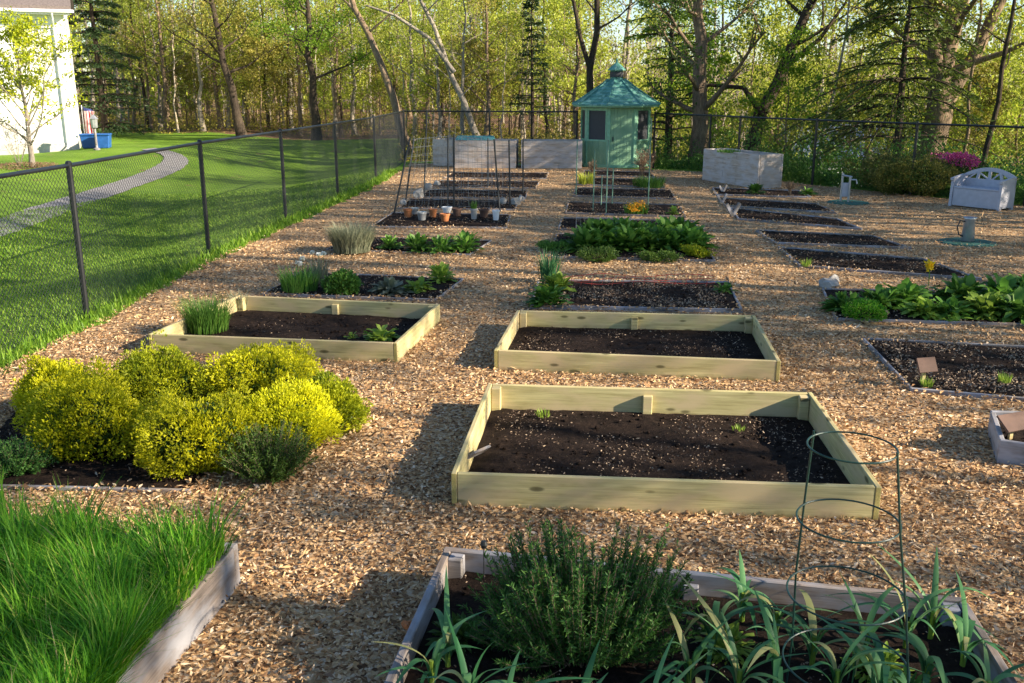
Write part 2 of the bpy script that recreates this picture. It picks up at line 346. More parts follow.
gx = axis(-260, 260, -36, 26, .45, 40); gy = axis(-40, 400, -10, 74, .45, 50)
XX, YY = np.meshgrid(gx, gy); ZZ = terrain(XX, YY); nx = len(gx)
i, j = np.meshgrid(np.arange(nx - 1), np.arange(len(gy) - 1)); k = j * nx + i
g = MB().add(np.stack([XX, YY, ZZ], -1).reshape(-1, 3), np.stack([k, k + 1, k + nx + 1, k + nx], -1).reshape(-1, 4)).build('ground', M['ground'], smooth=True)
tag(g, kind='structure')
far_edge = 57 + 3 * np.sin(XX * .2)
D = poly_dist(XX, YY)
forest = np.maximum(sm((YY - far_edge) / 3 + .5), sm((XX + 5.5) / 2) * sm((YY - 38) / 3)) * .55 + .25
at = g.data.attributes.new('forest', 'FLOAT', 'POINT'); at.data.foreach_set('value', forest.ravel().astype(np.float32))

# mulch sheet over the garden, ragged along the lawn
mv = []
for q in range(len(LEFT) - 1):
    for t_ in np.linspace(0, 1, 14, endpoint=False):
        pt = LEFT[q].lerp(LEFT[q + 1], t_); mv.append((pt.x + .28 + rng.uniform(-.12, .16), pt.y, .006))
rest = [(p.x, p.y - .05, .006) for p in BACK] + [(17.3, 8, .006), (17, -8, .006), (-8.7, -8, .006)]
mb = MB(); V = mv + rest; mb.v.append(np.array(V, dtype=np.float32)); mb.n = len(V); mb.f.append(('ngon', list(range(len(V)))[::-1]))
tag(mb.build('mulch_ground', M['mulch']), kind='structure')

# gravel path across the lawn
pp = [GT(*q) for q in ((-120, 262), (-40, 243), (20, 222), (70, 204), (115, 189), (152, 176), (172, 166), (176, 159), (166, 153), (146, 149), (120, 147))]
cent = []
for a in range(1, len(pp) - 2):
    for t_ in np.linspace(0, 1, 10, endpoint=False):
        p0, p1, p2, p3 = pp[a - 1], pp[a], pp[a + 1], pp[a + 2]
        cent.append(.5 * ((2 * p1) + (p2 - p0) * t_ + (2 * p0 - 5 * p1 + 4 * p2 - p3) * t_ ** 2 + (3 * p1 - p0 - 3 * p2 + p3) * t_ ** 3))
V, W_ = [], 7
for a, c in enumerate(cent):
    d = (cent[min(a + 1, len(cent) - 1)] - cent[max(a - 1, 0)]); d.z = 0; d.normalize(); s_ = Vector((-d.y, d.x, 0))
    for b in range(W_):
        q = c + s_ * ((b / (W_ - 1) - .5) * .9 * (1 + .16 * random.random())); V.append((q.x, q.y, T(q.x, q.y) + .035))
Fc = [(a * W_ + b, a * W_ + b + 1, (a + 1) * W_ + b + 1, (a + 1) * W_ + b) for a in range(len(cent) - 1) for b in range(W_ - 1)]
tag(MB().add(V, Fc).build('path', M['path'], smooth=True), kind='structure')

# ------------------------------------------------------------------ garden beds
BEDS = []
NW, OW, GW = M['newwood'], M['oldwood'], M['greywood']
def board(name, p0, p1, thk, z0, z1, mat, parent, rel, side=1, jig=.0):
    """a plank from p0 to p1, its thickness to the left of p0->p1; own axes so the grain runs along it"""
    d = p1 - p0; L = math.hypot(d.x, d.y); a = math.atan2(d.y, d.x)
    o = MB().box((L / 2, side * thk / 2, (z0 + z1) / 2), (L, thk, z1 - z0)).build(name, mat, parent, bevel=min(.006, thk * .2))
    o.location = (p0.x - rel.x, p0.y - rel.y, jig); o.rotation_euler = (0, 0, a); return o
def inset(q, t):
    n_ = len(q); out = []
    for a in range(n_):
        p0, p1, p2 = q[a - 1], q[a], q[(a + 1) % n_]
        d1 = (p1 - p0); d1.z = 0; d1.normalize(); d2 = (p2 - p1); d2.z = 0; d2.normalize()
        n1 = Vector((-d1.y, d1.x, 0)); n2 = Vector((-d2.y, d2.x, 0)); b = (n1 + n2).normalized(); out.append(p1 + b * (t / max(b.dot(n1), .4)))
    return out
def bed(label, px, h, thk, mat, soil_z, name='raised_bed', posts=False, bits=40, group='garden beds', rough=.02, sides=(1, 1, 1, 1), post_mat=None):
    """px: front-left, front-right, back-right, back-left outer top corners as seen from the camera"""
    c = [G(x_, y_, h) for x_, y_ in px]; c = [Vector((p.x, p.y, 0)) for p in c]; o0 = c[0].copy()
    t = thing(name, label, 'garden bed', o0, 0, group); BEDS.append([(p.x, p.y) for p in c])
    u = lambda a, b: (b - a).normalized()
    FL, FR, BR, BL = c; bd = dict(mat=mat, parent=t, rel=o0)
    nm = 'side_board' if h > .12 else 'edging_board'
    if posts and mat is NW:
        e_ = thk + .002
        fb = board(nm, FL + u(FL, FR) * e_, FR + u(FR, FL) * e_, thk, 0, h - .002, **bd); board(nm, BR + u(BR, BL) * e_, BL + u(BL, BR) * e_, thk, 0, h - .002, **bd)
        for a_, b_, at_end in ((FR, BR, 0), (BL, FL, 1)):
            sb = board(nm, a_, b_, thk, 0, h, **bd); Ls = (b_ - a_).length
            MB().box((Ls + .001 if at_end else -.001, thk / 2, h / 2), (.003, thk - .008, h - .01)).build('end_grain', M['endwood'], sb)
            mbs = MB()
            for zz in (.25, .55, .82): mbs.box((.02 if not at_end else Ls - .02, -.0005, h * zz), (.010, .003, .010))
            mbs.build('screws', M['darkmetal'], sb)
        sides = (0, 0, 0, 0)
    if sides[0]: board(nm, FL, FR, thk, 0, h, **bd)
    if sides[2]: board(nm, BR, BL, thk, 0, h - .0, **bd)
    if sides[1]: board(nm, FR + u(FR, BR) * (thk + .002), BR + u(BR, FR) * (thk + .002), thk, 0, h - .003, **bd)
    if sides[3]: board(nm, BL + u(BL, FL) * (thk + .002), FL + u(FL, BL) * (thk + .002), thk, 0, h - .003, **bd)
    if posts:
        q = inset(c, thk + .003); pw = .085
        mids = [q[a].lerp(q[(a + 1) % 4], .5) for a in (0, 2)]
        for k_, (pt, hh) in enumerate([(q[2], .97), (q[3], .97)] + [(mids[1], .80)]):
            dx = u(q[2], q[3]) ; dy = Vector((-dx.y, dx.x, 0)); off = 0 if k_ == 0 else (-pw if k_ == 1 else -pw / 2)
            a0 = pt + dx * off
            board('corner_post' if k_ < 2 else 'stake', a0, a0 + dx * pw, pw * .62 if k_ == 2 else pw, 0, h * hh - .004, post_mat or mat, t, o0)
    qi = inset(c, thk * .9); nu, nv = 40, 24
    U, Vv = np.meshgrid(np.linspace(0, 1, nu), np.linspace(0, 1, nv)); A = [np.array(tuple(p)) for p in qi]
    P = (1 - U)[..., None] * (1 - Vv)[..., None] * A[0] + U[..., None] * (1 - Vv)[..., None] * A[1] + U[..., None] * Vv[..., None] * A[2] + (1 - U)[..., None] * Vv[..., None] * A[3]
    ph = rng.uniform(0, 9, 4)
    Z = soil_z + rough * (np.sin(P[..., 0] * 5 + ph[0]) * np.cos(P[..., 1] * 4 + ph[1]) * .6 + np.sin(P[..., 0] * 13 + ph[2]) * np.sin(P[..., 1] * 11 + ph[3]) * .3) + rng.normal(0, rough * .35, P.shape[:2])
    edge = np.minimum(np.minimum(U, 1 - U) * nu / 3, np.minimum(Vv, 1 - Vv) * nv / 3); Z = np.where(edge < .3, np.minimum(Z, soil_z - .008), Z)
    P[..., 2] = np.maximum(Z, .012); P[..., 0] -= o0.x; P[..., 1] -= o0.y
    i, j = np.meshgrid(np.arange(nu - 1), np.arange(nv - 1)); k = j * nu + i
    s_ = MB().add(P.reshape(-1, 3), np.stack([k, k + 1, k + nu + 1, k + nu], -1).reshape(-1, 4)).build('soil', M['soil'], t, smooth=True)
    area = (FR - FL).length * (BR - FR).length; nb = int(area * bits * (5 if h < .12 else 1))
    if nb:
        uu, vv_ = rng.uniform(.03, .97, nb), rng.uniform(.04, .96, nb)
        Q = ((1 - uu) * (1 - vv_))[:, None] * A[0] + (uu * (1 - vv_))[:, None] * A[1] + (uu * vv_)[:, None] * A[2] + ((1 - uu) * vv_)[:, None] * A[3]
        Q[:, 2] = soil_z + rough * .5 + .006; Q[:, 0] -= o0.x; Q[:, 1] -= o0.y
        cl = (np.sin(Q[:, 0] * 3.1 + ph[0]) * np.sin(Q[:, 1] * 4.3 + ph[1]) + .5 * np.sin(Q[:, 0] * 9 + ph[2]) + rng.normal(0, .45, nb)) > .0; Q = Q[cl]; nb = len(Q); ax = rng.normal(size=(nb, 3)); ax[:, 2] *= .25
        b_ = MB().leaves(Q, ax, np.clip(rng.lognormal(-4.1, .5, nb), .006, .04) * (1.6 if h < .12 else 1), rng.uniform(.005, .014, nb) * (1.7 if h < .12 else 1)).build('loose_chips', M['soilchip'], t); tag(b_, kind='stuff')
    # clods
    nc = int(area * 55); uu, vv_ = rng.uniform(.04, .96, nc), rng.uniform(.06, .94, nc)
    Q = ((1 - uu) * (1 - vv_))[:, None] * A[0] + (uu * (1 - vv_))[:, None] * A[1] + (uu * vv_)[:, None] * A[2] + ((1 - uu) * vv_)[:, None] * A[3]
    Q[:, 2] = soil_z + rough * .2; Q[:, 0] -= o0.x; Q[:, 1] -= o0.y; mb = MB(); r_ = rng.uniform(.008, .024, nc)
    base = np.array([(1, 0, 0), (0, 1, 0), (-1, 0, 0), (0, -1, 0), (0, 0, .8), (0, 0, -.8)]); fc = np.array([(0, 1, 4), (1, 2, 4), (2, 3, 4), (3, 0, 4), (1, 0, 5), (2, 1, 5), (3, 2, 5), (0, 3, 5)])
    V = Q[:, None] + base[None] * r_[:, None, None] * rng.uniform(.6, 1.3, (nc, 6, 1)); mb.add(V.reshape(-1, 3), (np.arange(nc)[:, None, None] * 6 + fc[None]).reshape(-1, 3))
    tag(mb.build('soil_clods', M['soil'], t, smooth=True), kind='stuff')
    if h < .12:
        E_ = []
        for a, b in ((FL, FR), (FR, BR), (BR, BL), (BL, FL)):
            ne = int((b - a).length * 85); tt_ = rng.random(ne)[:, None]; dn = (b - a).normalized(); nn_ = np.array([[-dn.y, dn.x, 0]])
            e_ = np.array([tuple(a)]) + np.array([tuple(b - a)]) * tt_ + nn_ * rng.normal(.0, .045, (ne, 1)); E_.append(e_)
        E_ = np.vstack(E_) - np.array([[o0.x, o0.y, 0]]); E_[:, 2] = h + rng.uniform(-.012, .014, len(E_)); keep = np.sin(E_[:, 0] * 3 + ph[0]) + np.sin(E_[:, 1] * 4 + ph[1]) + rng.normal(0, .6, len(E_)) > -.4; E_ = E_[keep]
        ax = rng.normal(size=(len(E_), 3)); ax[:, 2] *= .3; tag(MB().leaves(E_, ax, rng.uniform(.02, .06, len(E_)), rng.uniform(.012, .03, len(E_))).build('spilled_chips', M['chip'], t), kind='stuff')
    t['soil_z'] = soil_z; return t
bed('large new-lumber raised bed with a dirt stake shadow, in front of all other new beds', [(451, 473), (882, 487), (812, 392), (488, 383)], .255, .04, NW, .035, posts=True, bits=700)
bed('new-lumber raised bed with bare soil, second from the tomato cage', [(494, 350), (781, 361), (755, 315), (517, 310)], .225, .04, NW, .035, posts=True, bits=450)
bed('new-lumber raised bed holding a grassy herb clump and lettuce, behind the golden shrubs', [(148, 334), (397, 343), (440, 304), (238, 295)], .225, .04, NW, .045, posts=True, bits=90)
bed('grey weathered raised bed with leeks, rosemary and a tomato cage', [(330, 800), (1105, 820), (965, 597), (445, 546)], .25, .045, OW, .13, posts=True, bits=420, post_mat=GW)
bed('old thick-board raised bed full of tall bright grass', [(-30, 830), (20, 790), (238, 543), (-140, 508)], .27, .06, OW, .20, bits=0)
bed('low bed edged with a buried board under the golden shrubs', [(-60, 484), (190, 490), (300, 385), (50, 372)], .035, .03, OW, .035, bits=40, rough=.012, sides=(1, 0, 0, 0))
bed('grey raised bed corner with a brown plaque at the right edge', [(1000, 440), (1200, 470), (1160, 415), (990, 410)], .20, .04, GW, .12, bits=60)
Lw = dict(name='low_bed', rough=.014)
bed('low grey-edged bed of bare soil with a tilted brown marker sign', [(911, 388), (1110, 405), (1060, 347), (862, 337)], .05, .03, GW, .035, bits=320, **Lw)
bed('low bed of leafy greens with a yellow flower and a small marker stone', [(835, 318), (1110, 326), (1075, 292), (822, 288)], .04, .03, OW, .03, bits=60, **Lw)
bed('low bed with iris and red netting along its back edge', [(530, 305), (743, 309), (729, 281), (538, 279)], .06, .03, GW, .045, bits=260, **Lw)
bed('low bed with white daffodils, a round leafy plant and strawberries', [(262, 293), (436, 299), (464, 278), (300, 271)], .045, .03, OW, .035, bits=70, **Lw)
bed('low bed with a grey lavender bush and a row of four leafy clumps', [(325, 249), (470, 254), (492, 240), (352, 236)], .03, .03, OW, .03, bits=50, **Lw)
bed('low bed packed with a long block of leafy greens', [(548, 256), (716, 260), (700, 236), (556, 233)], .04, .03, OW, .03, bits=60, **Lw)
bed('low bed lined with terracotta and white pots in front of a netted trellis', [(370, 226), (507, 227), (511, 214), (392, 212)], .04, .03, OW, .03, bits=40, **Lw)
bed('narrow dark bed with a small white wire fence behind the leafy greens', [(558, 228), (702, 233), (694, 220), (561, 217)], .05, .03, GW, .03, bits=30, **Lw)
bed('low bed with orange and yellow flowers and thin stakes', [(565, 212), (686, 216), (680, 204), (568, 201)], .05, .03, OW, .03, bits=60, **Lw)
bed('low bare bed two rows in front of the green gazebo', [(573, 195), (676, 198), (671, 189), (575, 187)], .05, .03, OW, .03, bits=40, **Lw)
bed('low bed with a yellow-flowered tuft and grassy clumps near the gazebo', [(576, 184), (665, 186.5), (660, 179), (580, 177)], .05, .03, OW, .03, bits=30, **Lw)
bed('low bed with dry plants right under the gazebo front', [(582, 174.5), (655, 176.5), (650, 171.5), (584, 170)], .05, .03, OW, .03, bits=20, **Lw)
bed('low bed with white stones along its left side behind the pots', [(398, 207.5), (516, 209), (518, 200), (408, 198)], .04, .03, OW, .03, bits=60, **Lw)
bed('low bare bed third from the back planters', [(418, 196.5), (526, 197.5), (528, 190), (428, 189)], .04, .03, OW, .03, bits=60, **Lw)
bed('low bare bed second from the back planters', [(430, 186.5), (536, 187.5), (540, 181), (440, 180)], .04, .03, OW, .03, bits=40, **Lw)
bed('low bare bed next to the back planters', [(444, 177.5), (546, 178), (549, 172.5), (452, 172)], .04, .03, OW, .03, bits=20, **Lw)
bed('low right-hand bed of bare soil just behind the leafy greens', [(800, 265), (982, 278), (925, 258), (778, 246)], .05, .035, GW, .03, bits=60, **Lw)
bed('low right-hand bed with twiggy soil, in front of the watering can', [(775, 242), (912, 247), (874, 235), (755, 229)], .05, .035, GW, .03, bits=60, **Lw)
bed('thin low bed beside a V-shaped pale marker', [(738, 218), (862, 228), (838, 218), (730, 207)], .05, .035, GW, .03, bits=40, **Lw)
bed('thin low bed beside a folded pale marker board', [(725, 205), (838, 212), (818, 203), (718, 197)], .05, .035, GW, .03, bits=40, **Lw)
bed('low bed with a small leafy plant in front of the right planter', [(716, 194), (812, 196.5), (800, 190), (712, 187)], .05, .035, GW, .03, bits=30, **Lw)

# ------------------------------------------------------------------ loose wood chips lying on the mulch
def in_quad(x, y, q):
    A = np.array(q); B = np.roll(A, -1, 0); s_ = None; ok = np.ones(len(x), bool)
    for a, b in zip(A, B): ok &= ((b[0] - a[0]) * (y - a[1]) - (b[1] - a[1]) * (x - a[0])) > 0
    return ok
def scatter(y0, y1, dens, grow=1.0):
    n_ = int((y1 * y1 - y0 * y0) / 2 * 1.2 * dens); y = np.sqrt(rng.uniform(y0 * y0, y1 * y1, n_)); x = rng.uniform(-.60, .60, n_) * (y + .8)
    ok = poly_dist(x, y) == 0
    xl = np.interp(y, [p.y for p in LEFT], [p.x for p in LEFT]); ok &= x > xl + .22
    for q in BEDS: ok &= ~in_quad(x, y, q)
    x, y = x[ok], y[ok]; n_ = len(x); C = np.stack([x, y, .010 + rng.uniform(0, .022, n_)], 1); A = rng.normal(size=(n_, 3)); A[:, 2] *= .28
    return C, A, np.clip(rng.lognormal(-3.35, .45, n_), .014, .085) * grow, np.clip(rng.lognormal(-4.1, .4, n_), .008, .035) * grow
mb = MB()
for a in ((3.2, 7, 2300, .86), (7, 11, 1300, .92), (11, 18, 420, 1.05), (18, 34, 80, 1.3)):
    C, A, L_, W_ = scatter(*a); mb.leaves(C, A, L_, W_, fold=.12)
tag(mb.build('wood_chips', M['chip']), 'pale tan wood chips spread over the paths between the beds', 'wood chips', kind='stuff')

C, A, L_, W_ = scatter(3.2, 24, 5); tag(MB().leaves(C + np.array([0, 0, .02]), A, L_ * 1.5, W_ * 1.8, fold=.3).build('fallen_leaves', M['lf_dry']), 'scattered brown fallen leaves lying on the wood chips', 'leaves', kind='stuff')
# ------------------------------------------------------------------ lawn blades beside the fence
n_ = 230000; y = np.sqrt(rng.uniform(8 ** 2, 33 ** 2, n_)); x = rng.uniform(-.62, .02, n_) * y
xl = np.interp(y, [p.y for p in LEFT], [p.x for p in LEFT]); ok = (x < xl + .30) & (x > xl - 9); x, y = x[ok], y[ok]; n_ = len(x)
near = np.clip(1 - np.abs(x - np.interp(y, [p.y for p in LEFT], [p.x for p in LEFT]) - .05) / .35, 0, 1)
ht = rng.uniform(.035, .075, n_) * (1 + 2.0 * near * rng.random(n_)) * (1 + (y - 8) * .012)
B = np.stack([x, y, terrain(x, y) - .005], 1)
tag(MB().blades(B, ht, .006 + y * .0009, rng.uniform(0, 6.3, n_), rng.uniform(.2, .9, n_), segs=2).build('lawn_grass', M['lf_lawn']), 'mown lawn grass, taller along the foot of the fence', 'grass', kind='stuff')

# ------------------------------------------------------------------ chain-link fence
def fence(label, pts, hf, tall_last=None):
    o0 = pts[0]; t = thing('chain_link_fence', label, 'fence', o0, 0, 'chain-link fence')
    for a in range(len(pts) - 1):
        p0, p1 = pts[a], pts[a + 1]; d = p1 - p0; L = d.length; nb = max(1, round(L / 3.9)); nb = 1 if a_fixed else nb
        for b in range(nb):
            q0 = p0.lerp(p1, b / nb); q1 = p0.lerp(p1, (b + 1) / nb); dd = q1 - q0; Lb = dd.length; ang = math.atan2(dd.y, dd.x)
            r0 = q0 - o0
            po = MB().tube([(0, 0, -.1), (0, 0, hf + .02)], .038, 10).lathe([(.04, 0), (.04, .035), (.026, .055), (0, .06)], 10, (0, 0, hf)).build('post', M['black'], t, smooth=False); po.location = r0
            rl = MB().tube([(0, 0, hf), (Lb, 0, hf)], .027, 8).build('top_rail', M['black'], t); rl.location = r0; rl.rotation_euler = (0, 0, ang)
            s_ = .075; mh = hf - .06; c = np.arange(-mh, Lb, s_)
            def clip(x0, x1):
                z0, z1 = np.full(len(x0), .04), np.full(len(x0), .04 + mh); dxx = x1 - x0
                ta = np.clip(np.where(dxx > 0, (0 - x0) / dxx, (Lb - x0) / dxx), 0, 1); tb = np.clip(np.where(dxx > 0, (Lb - x0) / dxx, (0 - x0) / dxx), 0, 1)
                ok = tb - ta > .01; xa, xb = x0 + dxx * ta, x0 + dxx * tb; za, zb = z0 + mh * ta, z0 + mh * tb
                return np.stack([xa, 0 * xa, za], 1)[ok], np.stack([xb, 0 * xb, zb], 1)[ok]
            mb = MB(); P0, P1 = clip(c, c + mh); mb.sticks(P0, P1, .0028); P0, P1 = clip(c + mh, c.copy()); P0[:, 1] += .005; P1[:, 1] += .005; mb.sticks(P0, P1, .0028)
            me = mb.build('chain_link', M['black'], t); me.location = r0; me.rotation_euler = (0, 0, ang)
    po = MB().tube([(0, 0, -.1), (0, 0, hf + .04)], .04, 10).build('post', M['black'], t); po.location = pts[-1] - o0
    return t
a_fixed = True
fence('black chain-link fence running back along the left lawn', LEFT, 1.94)
gzc = G(618, 168); GAZ = Vector((gzc.x, gzc.y + 1.35, 0))
a_fixed = False
fence('black chain-link fence behind the pale planters and left of the gazebo', [LEFT[-1], Vector((X(577, 36.2), 36.4, 0))], 1.94)
fence('black chain-link fence crossing behind the right beds and bench', [Vector((X(655, 35.6), 35.8, 0)), BACK[2], G(737, 176), BACK[3], BACK[4], BACK[5], BACK[6]], 1.90)

# ------------------------------------------------------------------ white house
hy = G(80, 152).y; hx = X(79, hy, 0); zt = ZH(14, hy); zb = T(hx, hy) - .2
hs = thing('white_house', 'two-storey white house with white gutters at the left edge beyond the lawn', 'house', (hx, hy, 0), R(23))
m, n, p, o = new_mat('white_siding'); v = mapping(n, (1, 1, 7.5)); wv = n.nodes.new('ShaderNodeTexWave'); wv.bands_direction = 'Z'; wv.wave_profile = 'SAW'; wv.inputs['Scale'].default_value = .32; n.links.new(v, wv.inputs[0])
p.inputs['Base Color'].default_value = (.82, .82, .81, 1); p.inputs['Roughness'].default_value = .5; bump(n, p, wv.outputs['Fac'], .4, .02); M['siding'] = m
MB().box((-7, 6, (zt + zb) / 2), (14, 12, zt - zb)).build('wall', M['siding'], hs)
MB().box((-7, 6, zb + .25), (14.06, 12.06, .5)).build('foundation', plain('foundation', (.5, .48, .45)), hs)
rf = MB(); rf.prism([(-.65, 0), (6.5, 3.4), (12.6, 0), (12.6, .12), (6.5, 3.55), (-.65, .14)], (0, 1, 0), (0, 0, 1), (.35, 0, zt + .14), (-14.6, 0, 0)).build('roof', M['shingle'], hs)
MB().prism([(0, 0), (6.3, 3.3), (12, 0)], (0, 1, 0), (0, 0, 1), (-.005, 0, zt), (-13.9, 0, 0)).build('gable_wall', M['siding'], hs)
MB().box((-7, -.32, zt - .02), (14.5, .62, .06)).build('soffit', M['white'], hs)
MB().box((-7, -.70, zt + .07), (14.9, .13, .13)).build('gutter', M['white'], hs, bevel=.02)
MB().box((-.08, -.012, (zt + zb) / 2), (.16, .02, zt - zb)).box((.012, .09, (zt + zb) / 2), (.02, .16, zt - zb)).build('corner_trim', M['white'], hs)
MB().tube([(-.42, -.70, zt), (-.42, -.55, zt - .25), (-.42, -.08, zt - .55), (-.42, -.07, zb + .4), (-.42, -.35, zb + .28)], .045, 6).build('downspout', M['white'], hs)
for wx in (-4.2, -8.2):
    for wz in (1.3, 4.0):
        f_ = MB().box((wx, -.02, wz + .6), (1.1, .05, 1.4)).build('window', M['white'], hs)
        MB().box((wx, -.05, wz + .92), (.9, .012, .55)).box((wx, -.05, wz + .30), (.9, .012, .55)).build('pane', plain('window_glass', (.05, .07, .09), .1), f_)

# flag, bins beside the house
q = GT(86, 146)
fl = thing('flag', 'striped flag on a short pole by the corner of the white house', 'flag', q)
MB().tube([(0, 0, 0), (0, 0, 2.0)], .02, 6).build('pole', M['white'], fl)
m, n, p, o = new_mat('flag_cloth'); tc = n.nodes.new('ShaderNodeTexCoord'); sp = n.nodes.new('ShaderNodeSeparateXYZ'); n.links.new(tc.outputs['Object'], sp.inputs[0])
ma = n.nodes.new('ShaderNodeMath'); ma.operation = 'MULTIPLY'; ma.inputs[1].default_value = 9.5; n.links.new(sp.outputs[0], ma.inputs[0]); fr = n.nodes.new('ShaderNodeMath'); fr.operation = 'FRACT'; n.links.new(ma.outputs[0], fr.inputs[0])
rs = ramp(n, [(0, (.55, .03, .04)), (.5, (.8, .8, .78))], fr.outputs[0]); rs.color_ramp.interpolation = 'CONSTANT'
zs = n.nodes.new('ShaderNodeMath'); zs.operation = 'GREATER_THAN'; zs.inputs[1].default_value = 1.72; n.links.new(sp.outputs[2], zs.inputs[0]); n.links.new(mixc(n, rs.outputs[0], (.03, .05, .20), zs.outputs[0]), p.inputs['Base Color']); p.inputs['Roughness'].default_value = .8
V, Fc = [], []
for a in range(9):
    for b in range(9):
        u_, v_ = a / 8, b / 8; V.append((.04 + u_ * (.62 - .25 * (1 - v_)), .10 * math.sin(u_ * 9 + v_ * 2), 1.95 - 1.35 * (1 - v_) - .25 * u_))
Fc = [(a * 9 + b, (a + 1) * 9 + b, (a + 1) * 9 + b + 1, a * 9 + b + 1) for a in range(8) for b in range(8)]
MB().add(V, Fc).build('cloth', m, fl, smooth=True)
for px_, lab, sx in ((93, 'low blue plastic bin beside the flag at the house corner', 1.0), (104, 'smaller blue bin to the right of the larger blue bin', .7)):
    q = GT(px_, 148); bn = thing('blue_bin', lab, 'bin', q, .2, 'blue bins by the house')
    MB().prism([(-.38 * sx, 0), (.38 * sx, 0), (.45 * sx, .55), (-.45 * sx, .55)], (1, 0, 0), (0, 0, 1), (0, -.3, 0), (0, .6, 0)).build('body', M['bluebin'], bn, bevel=.03)
    MB().box((0, 0, .59), (.95 * sx, .68, .08)).build('lid', M['bluebin'], bn, bevel=.02)
q = GT(97, 150); ln = thing('garden_lantern', 'pale lantern standing in front of the blue bins', 'lantern', q)
MB().lathe([(.15, 0), (.15, .06), (.06, .1), (.05, .9), (.14, .95)], 8).build('post', M['greywood'], ln)
MB().lathe([(.14, .95), (.16, 1.3), (.2, 1.32), (.02, 1.5)], 8).build('lamp_head', M['zinc'], ln)

# ------------------------------------------------------------------ gazebo
gz = thing('gazebo', 'green octagonal gazebo with screened windows, shingled roof and cupola', 'gazebo', GAZ, R(-84)); gz.scale = (.93, .93, .97)
def wallmat(name, a, b):
    m, n, p, o = new_mat(name); v = mapping(n, (1, 1, 1)); t = noise(n, 3, 5, v); r = ramp(n, [(.3, a), (.7, b)], t.outputs[0]); n.links.new(r.outputs[0], p.inputs['Base Color']); p.inputs['Roughness'].default_value = .6; return m
M['gaz'] = wallmat('green_painted_boards', (.16, .32, .19), (.25, .43, .26)); M['gazt'] = plain('green_trim', (.20, .42, .27), .5)
m, n, p, o = new_mat('green_shingles'); v = mapping(n, (1, 1, 1)); bt = n.nodes.new('ShaderNodeTexVoronoi'); bt.inputs['Scale'].default_value = 7; n.links.new(v, bt.inputs[0]); sx = n.nodes.new('ShaderNodeSeparateColor'); n.links.new(bt.outputs[1], sx.inputs[0])
r = ramp(n, [(0, (.05, .18, .15)), (.7, (.10, .29, .24)), (1, (.19, .38, .32))], sx.outputs[0]); n.links.new(r.outputs[0], p.inputs['Base Color']); p.inputs['Roughness'].default_value = .7; M['gazr'] = m
M['screen'] = plain('dark_screen', (.030, .034, .042), .6, var=.1)
Rg, WH = 1.40, 2.20; ap = Rg * math.cos(math.pi / 8); fw = 2 * Rg * math.sin(math.pi / 8)
MB().lathe([(0, 0), (Rg + .08, 0), (Rg + .08, .10), (0, .10)], 8, rz=math.pi / 8).build('floor_deck', M['gazt'], gz)
for k_ in range(8):
    a = k_ * math.pi / 4; rot = Matrix.Rotation(a, 4, 'Z')
    def panel(nm, mat, boxes, par=None, bev=0):
        mb = MB()
        for c_, s__ in boxes: mb.box(c_, s__)
        o = mb.build(nm, mat, par, bevel=bev); return o
    door = k_ == 0; win = k_ in (1, 7, 2, 6)
    boards = []; nbd = 7; bw = (fw - .16) / nbd; top = .95 if win else WH
    for b in range(nbd): boards.append(((ap - .035 + (b % 2) * .004, -fw / 2 + .08 + (b + .5) * bw, (top + .1) / 2), (.03, bw - .008, top - .1)))
    w_ = panel('door' if door else 'wall_panel', M['gaz'], boards, gz); w_.rotation_euler = (0, 0, a)
    if not door:
        w2 = panel('backing', M['gaz'], [((ap - .06, 0, (top + .1) / 2), (.015, fw - .16, top - .12))], gz); w2.rotation_euler = (0, 0, a); w2.parent = w_; w2.rotation_euler = (0, 0, 0)
    else:
        panel('handle', M['darkmetal'], [((ap + .0, -fw / 2 + .18, 1.05), (.05, .03, .16))], w_)
        panel('backing', M['gaz'], [((ap - .06, 0, 1.13), (.015, fw - .16, 2.0))], w_)
    if win:
        fr_ = panel('window_frame', M['gazt'], [((ap - .02, 0, .98), (.07, fw - .16, .07)), ((ap - .02, 0, WH - .08), (.06, fw - .16, .10)), ((ap - .02, -fw / 2 + .115, 1.57), (.055, .055, 1.1)), ((ap - .02, fw / 2 - .115, 1.57), (.055, .055, 1.1))], gz); fr_.rotation_euler = (0, 0, a)
        panel('screen', M['screen'], [((ap - .04, 0, 1.57), (.01, fw - .26, 1.15))], fr_)
    cp = panel('corner_post', M['gazt'], [((Rg - .06, 0, WH / 2 + .03), (.12, .14, WH - .12))], gz, .01); cp.rotation_euler = (0, 0, a + math.pi / 8)
MB().lathe([(Rg + .02, WH - .02), (Rg + .10, WH - .02), (Rg + .33, WH - .0), (Rg + .33, WH + .09), (Rg + .2, WH + .12)], 8, rz=math.pi / 8).build('fascia', M['gazt'], gz)
rp = MB(); prof = []
r0, z0, r1, z1 = Rg + .38, WH + .08, .34, WH + .98
for s_ in range(9):
    t_ = s_ / 8; rr_ = r0 + (r1 - r0) * t_; zz = z0 + (z1 - z0) * (t_ ** 1.12); prof += [(rr_ + .0, zz), (rr_ - .0, zz + .022)] if s_ else [(rr_, zz - .03), (rr_, zz + .02)]
rp.lathe(prof, 8, rz=math.pi / 8); rfo = rp.build('roof', M['gazr'], gz)
hp = MB()
for k_ in range(8):
    a = k_ * math.pi / 4 + math.pi / 8; hp.tube([(math.cos(a) * r_, math.sin(a) * r_, z_ + .01) for r_, z_ in prof[1::2]], .028, 5)
hp.build('ridge_cap', M['gazr'], rfo)
MB().lathe([(.26, z1 - .05), (.26, z1 + .34), (.33, z1 + .34)], 8, rz=math.pi / 8).build('cupola', M['gazr'], gz)
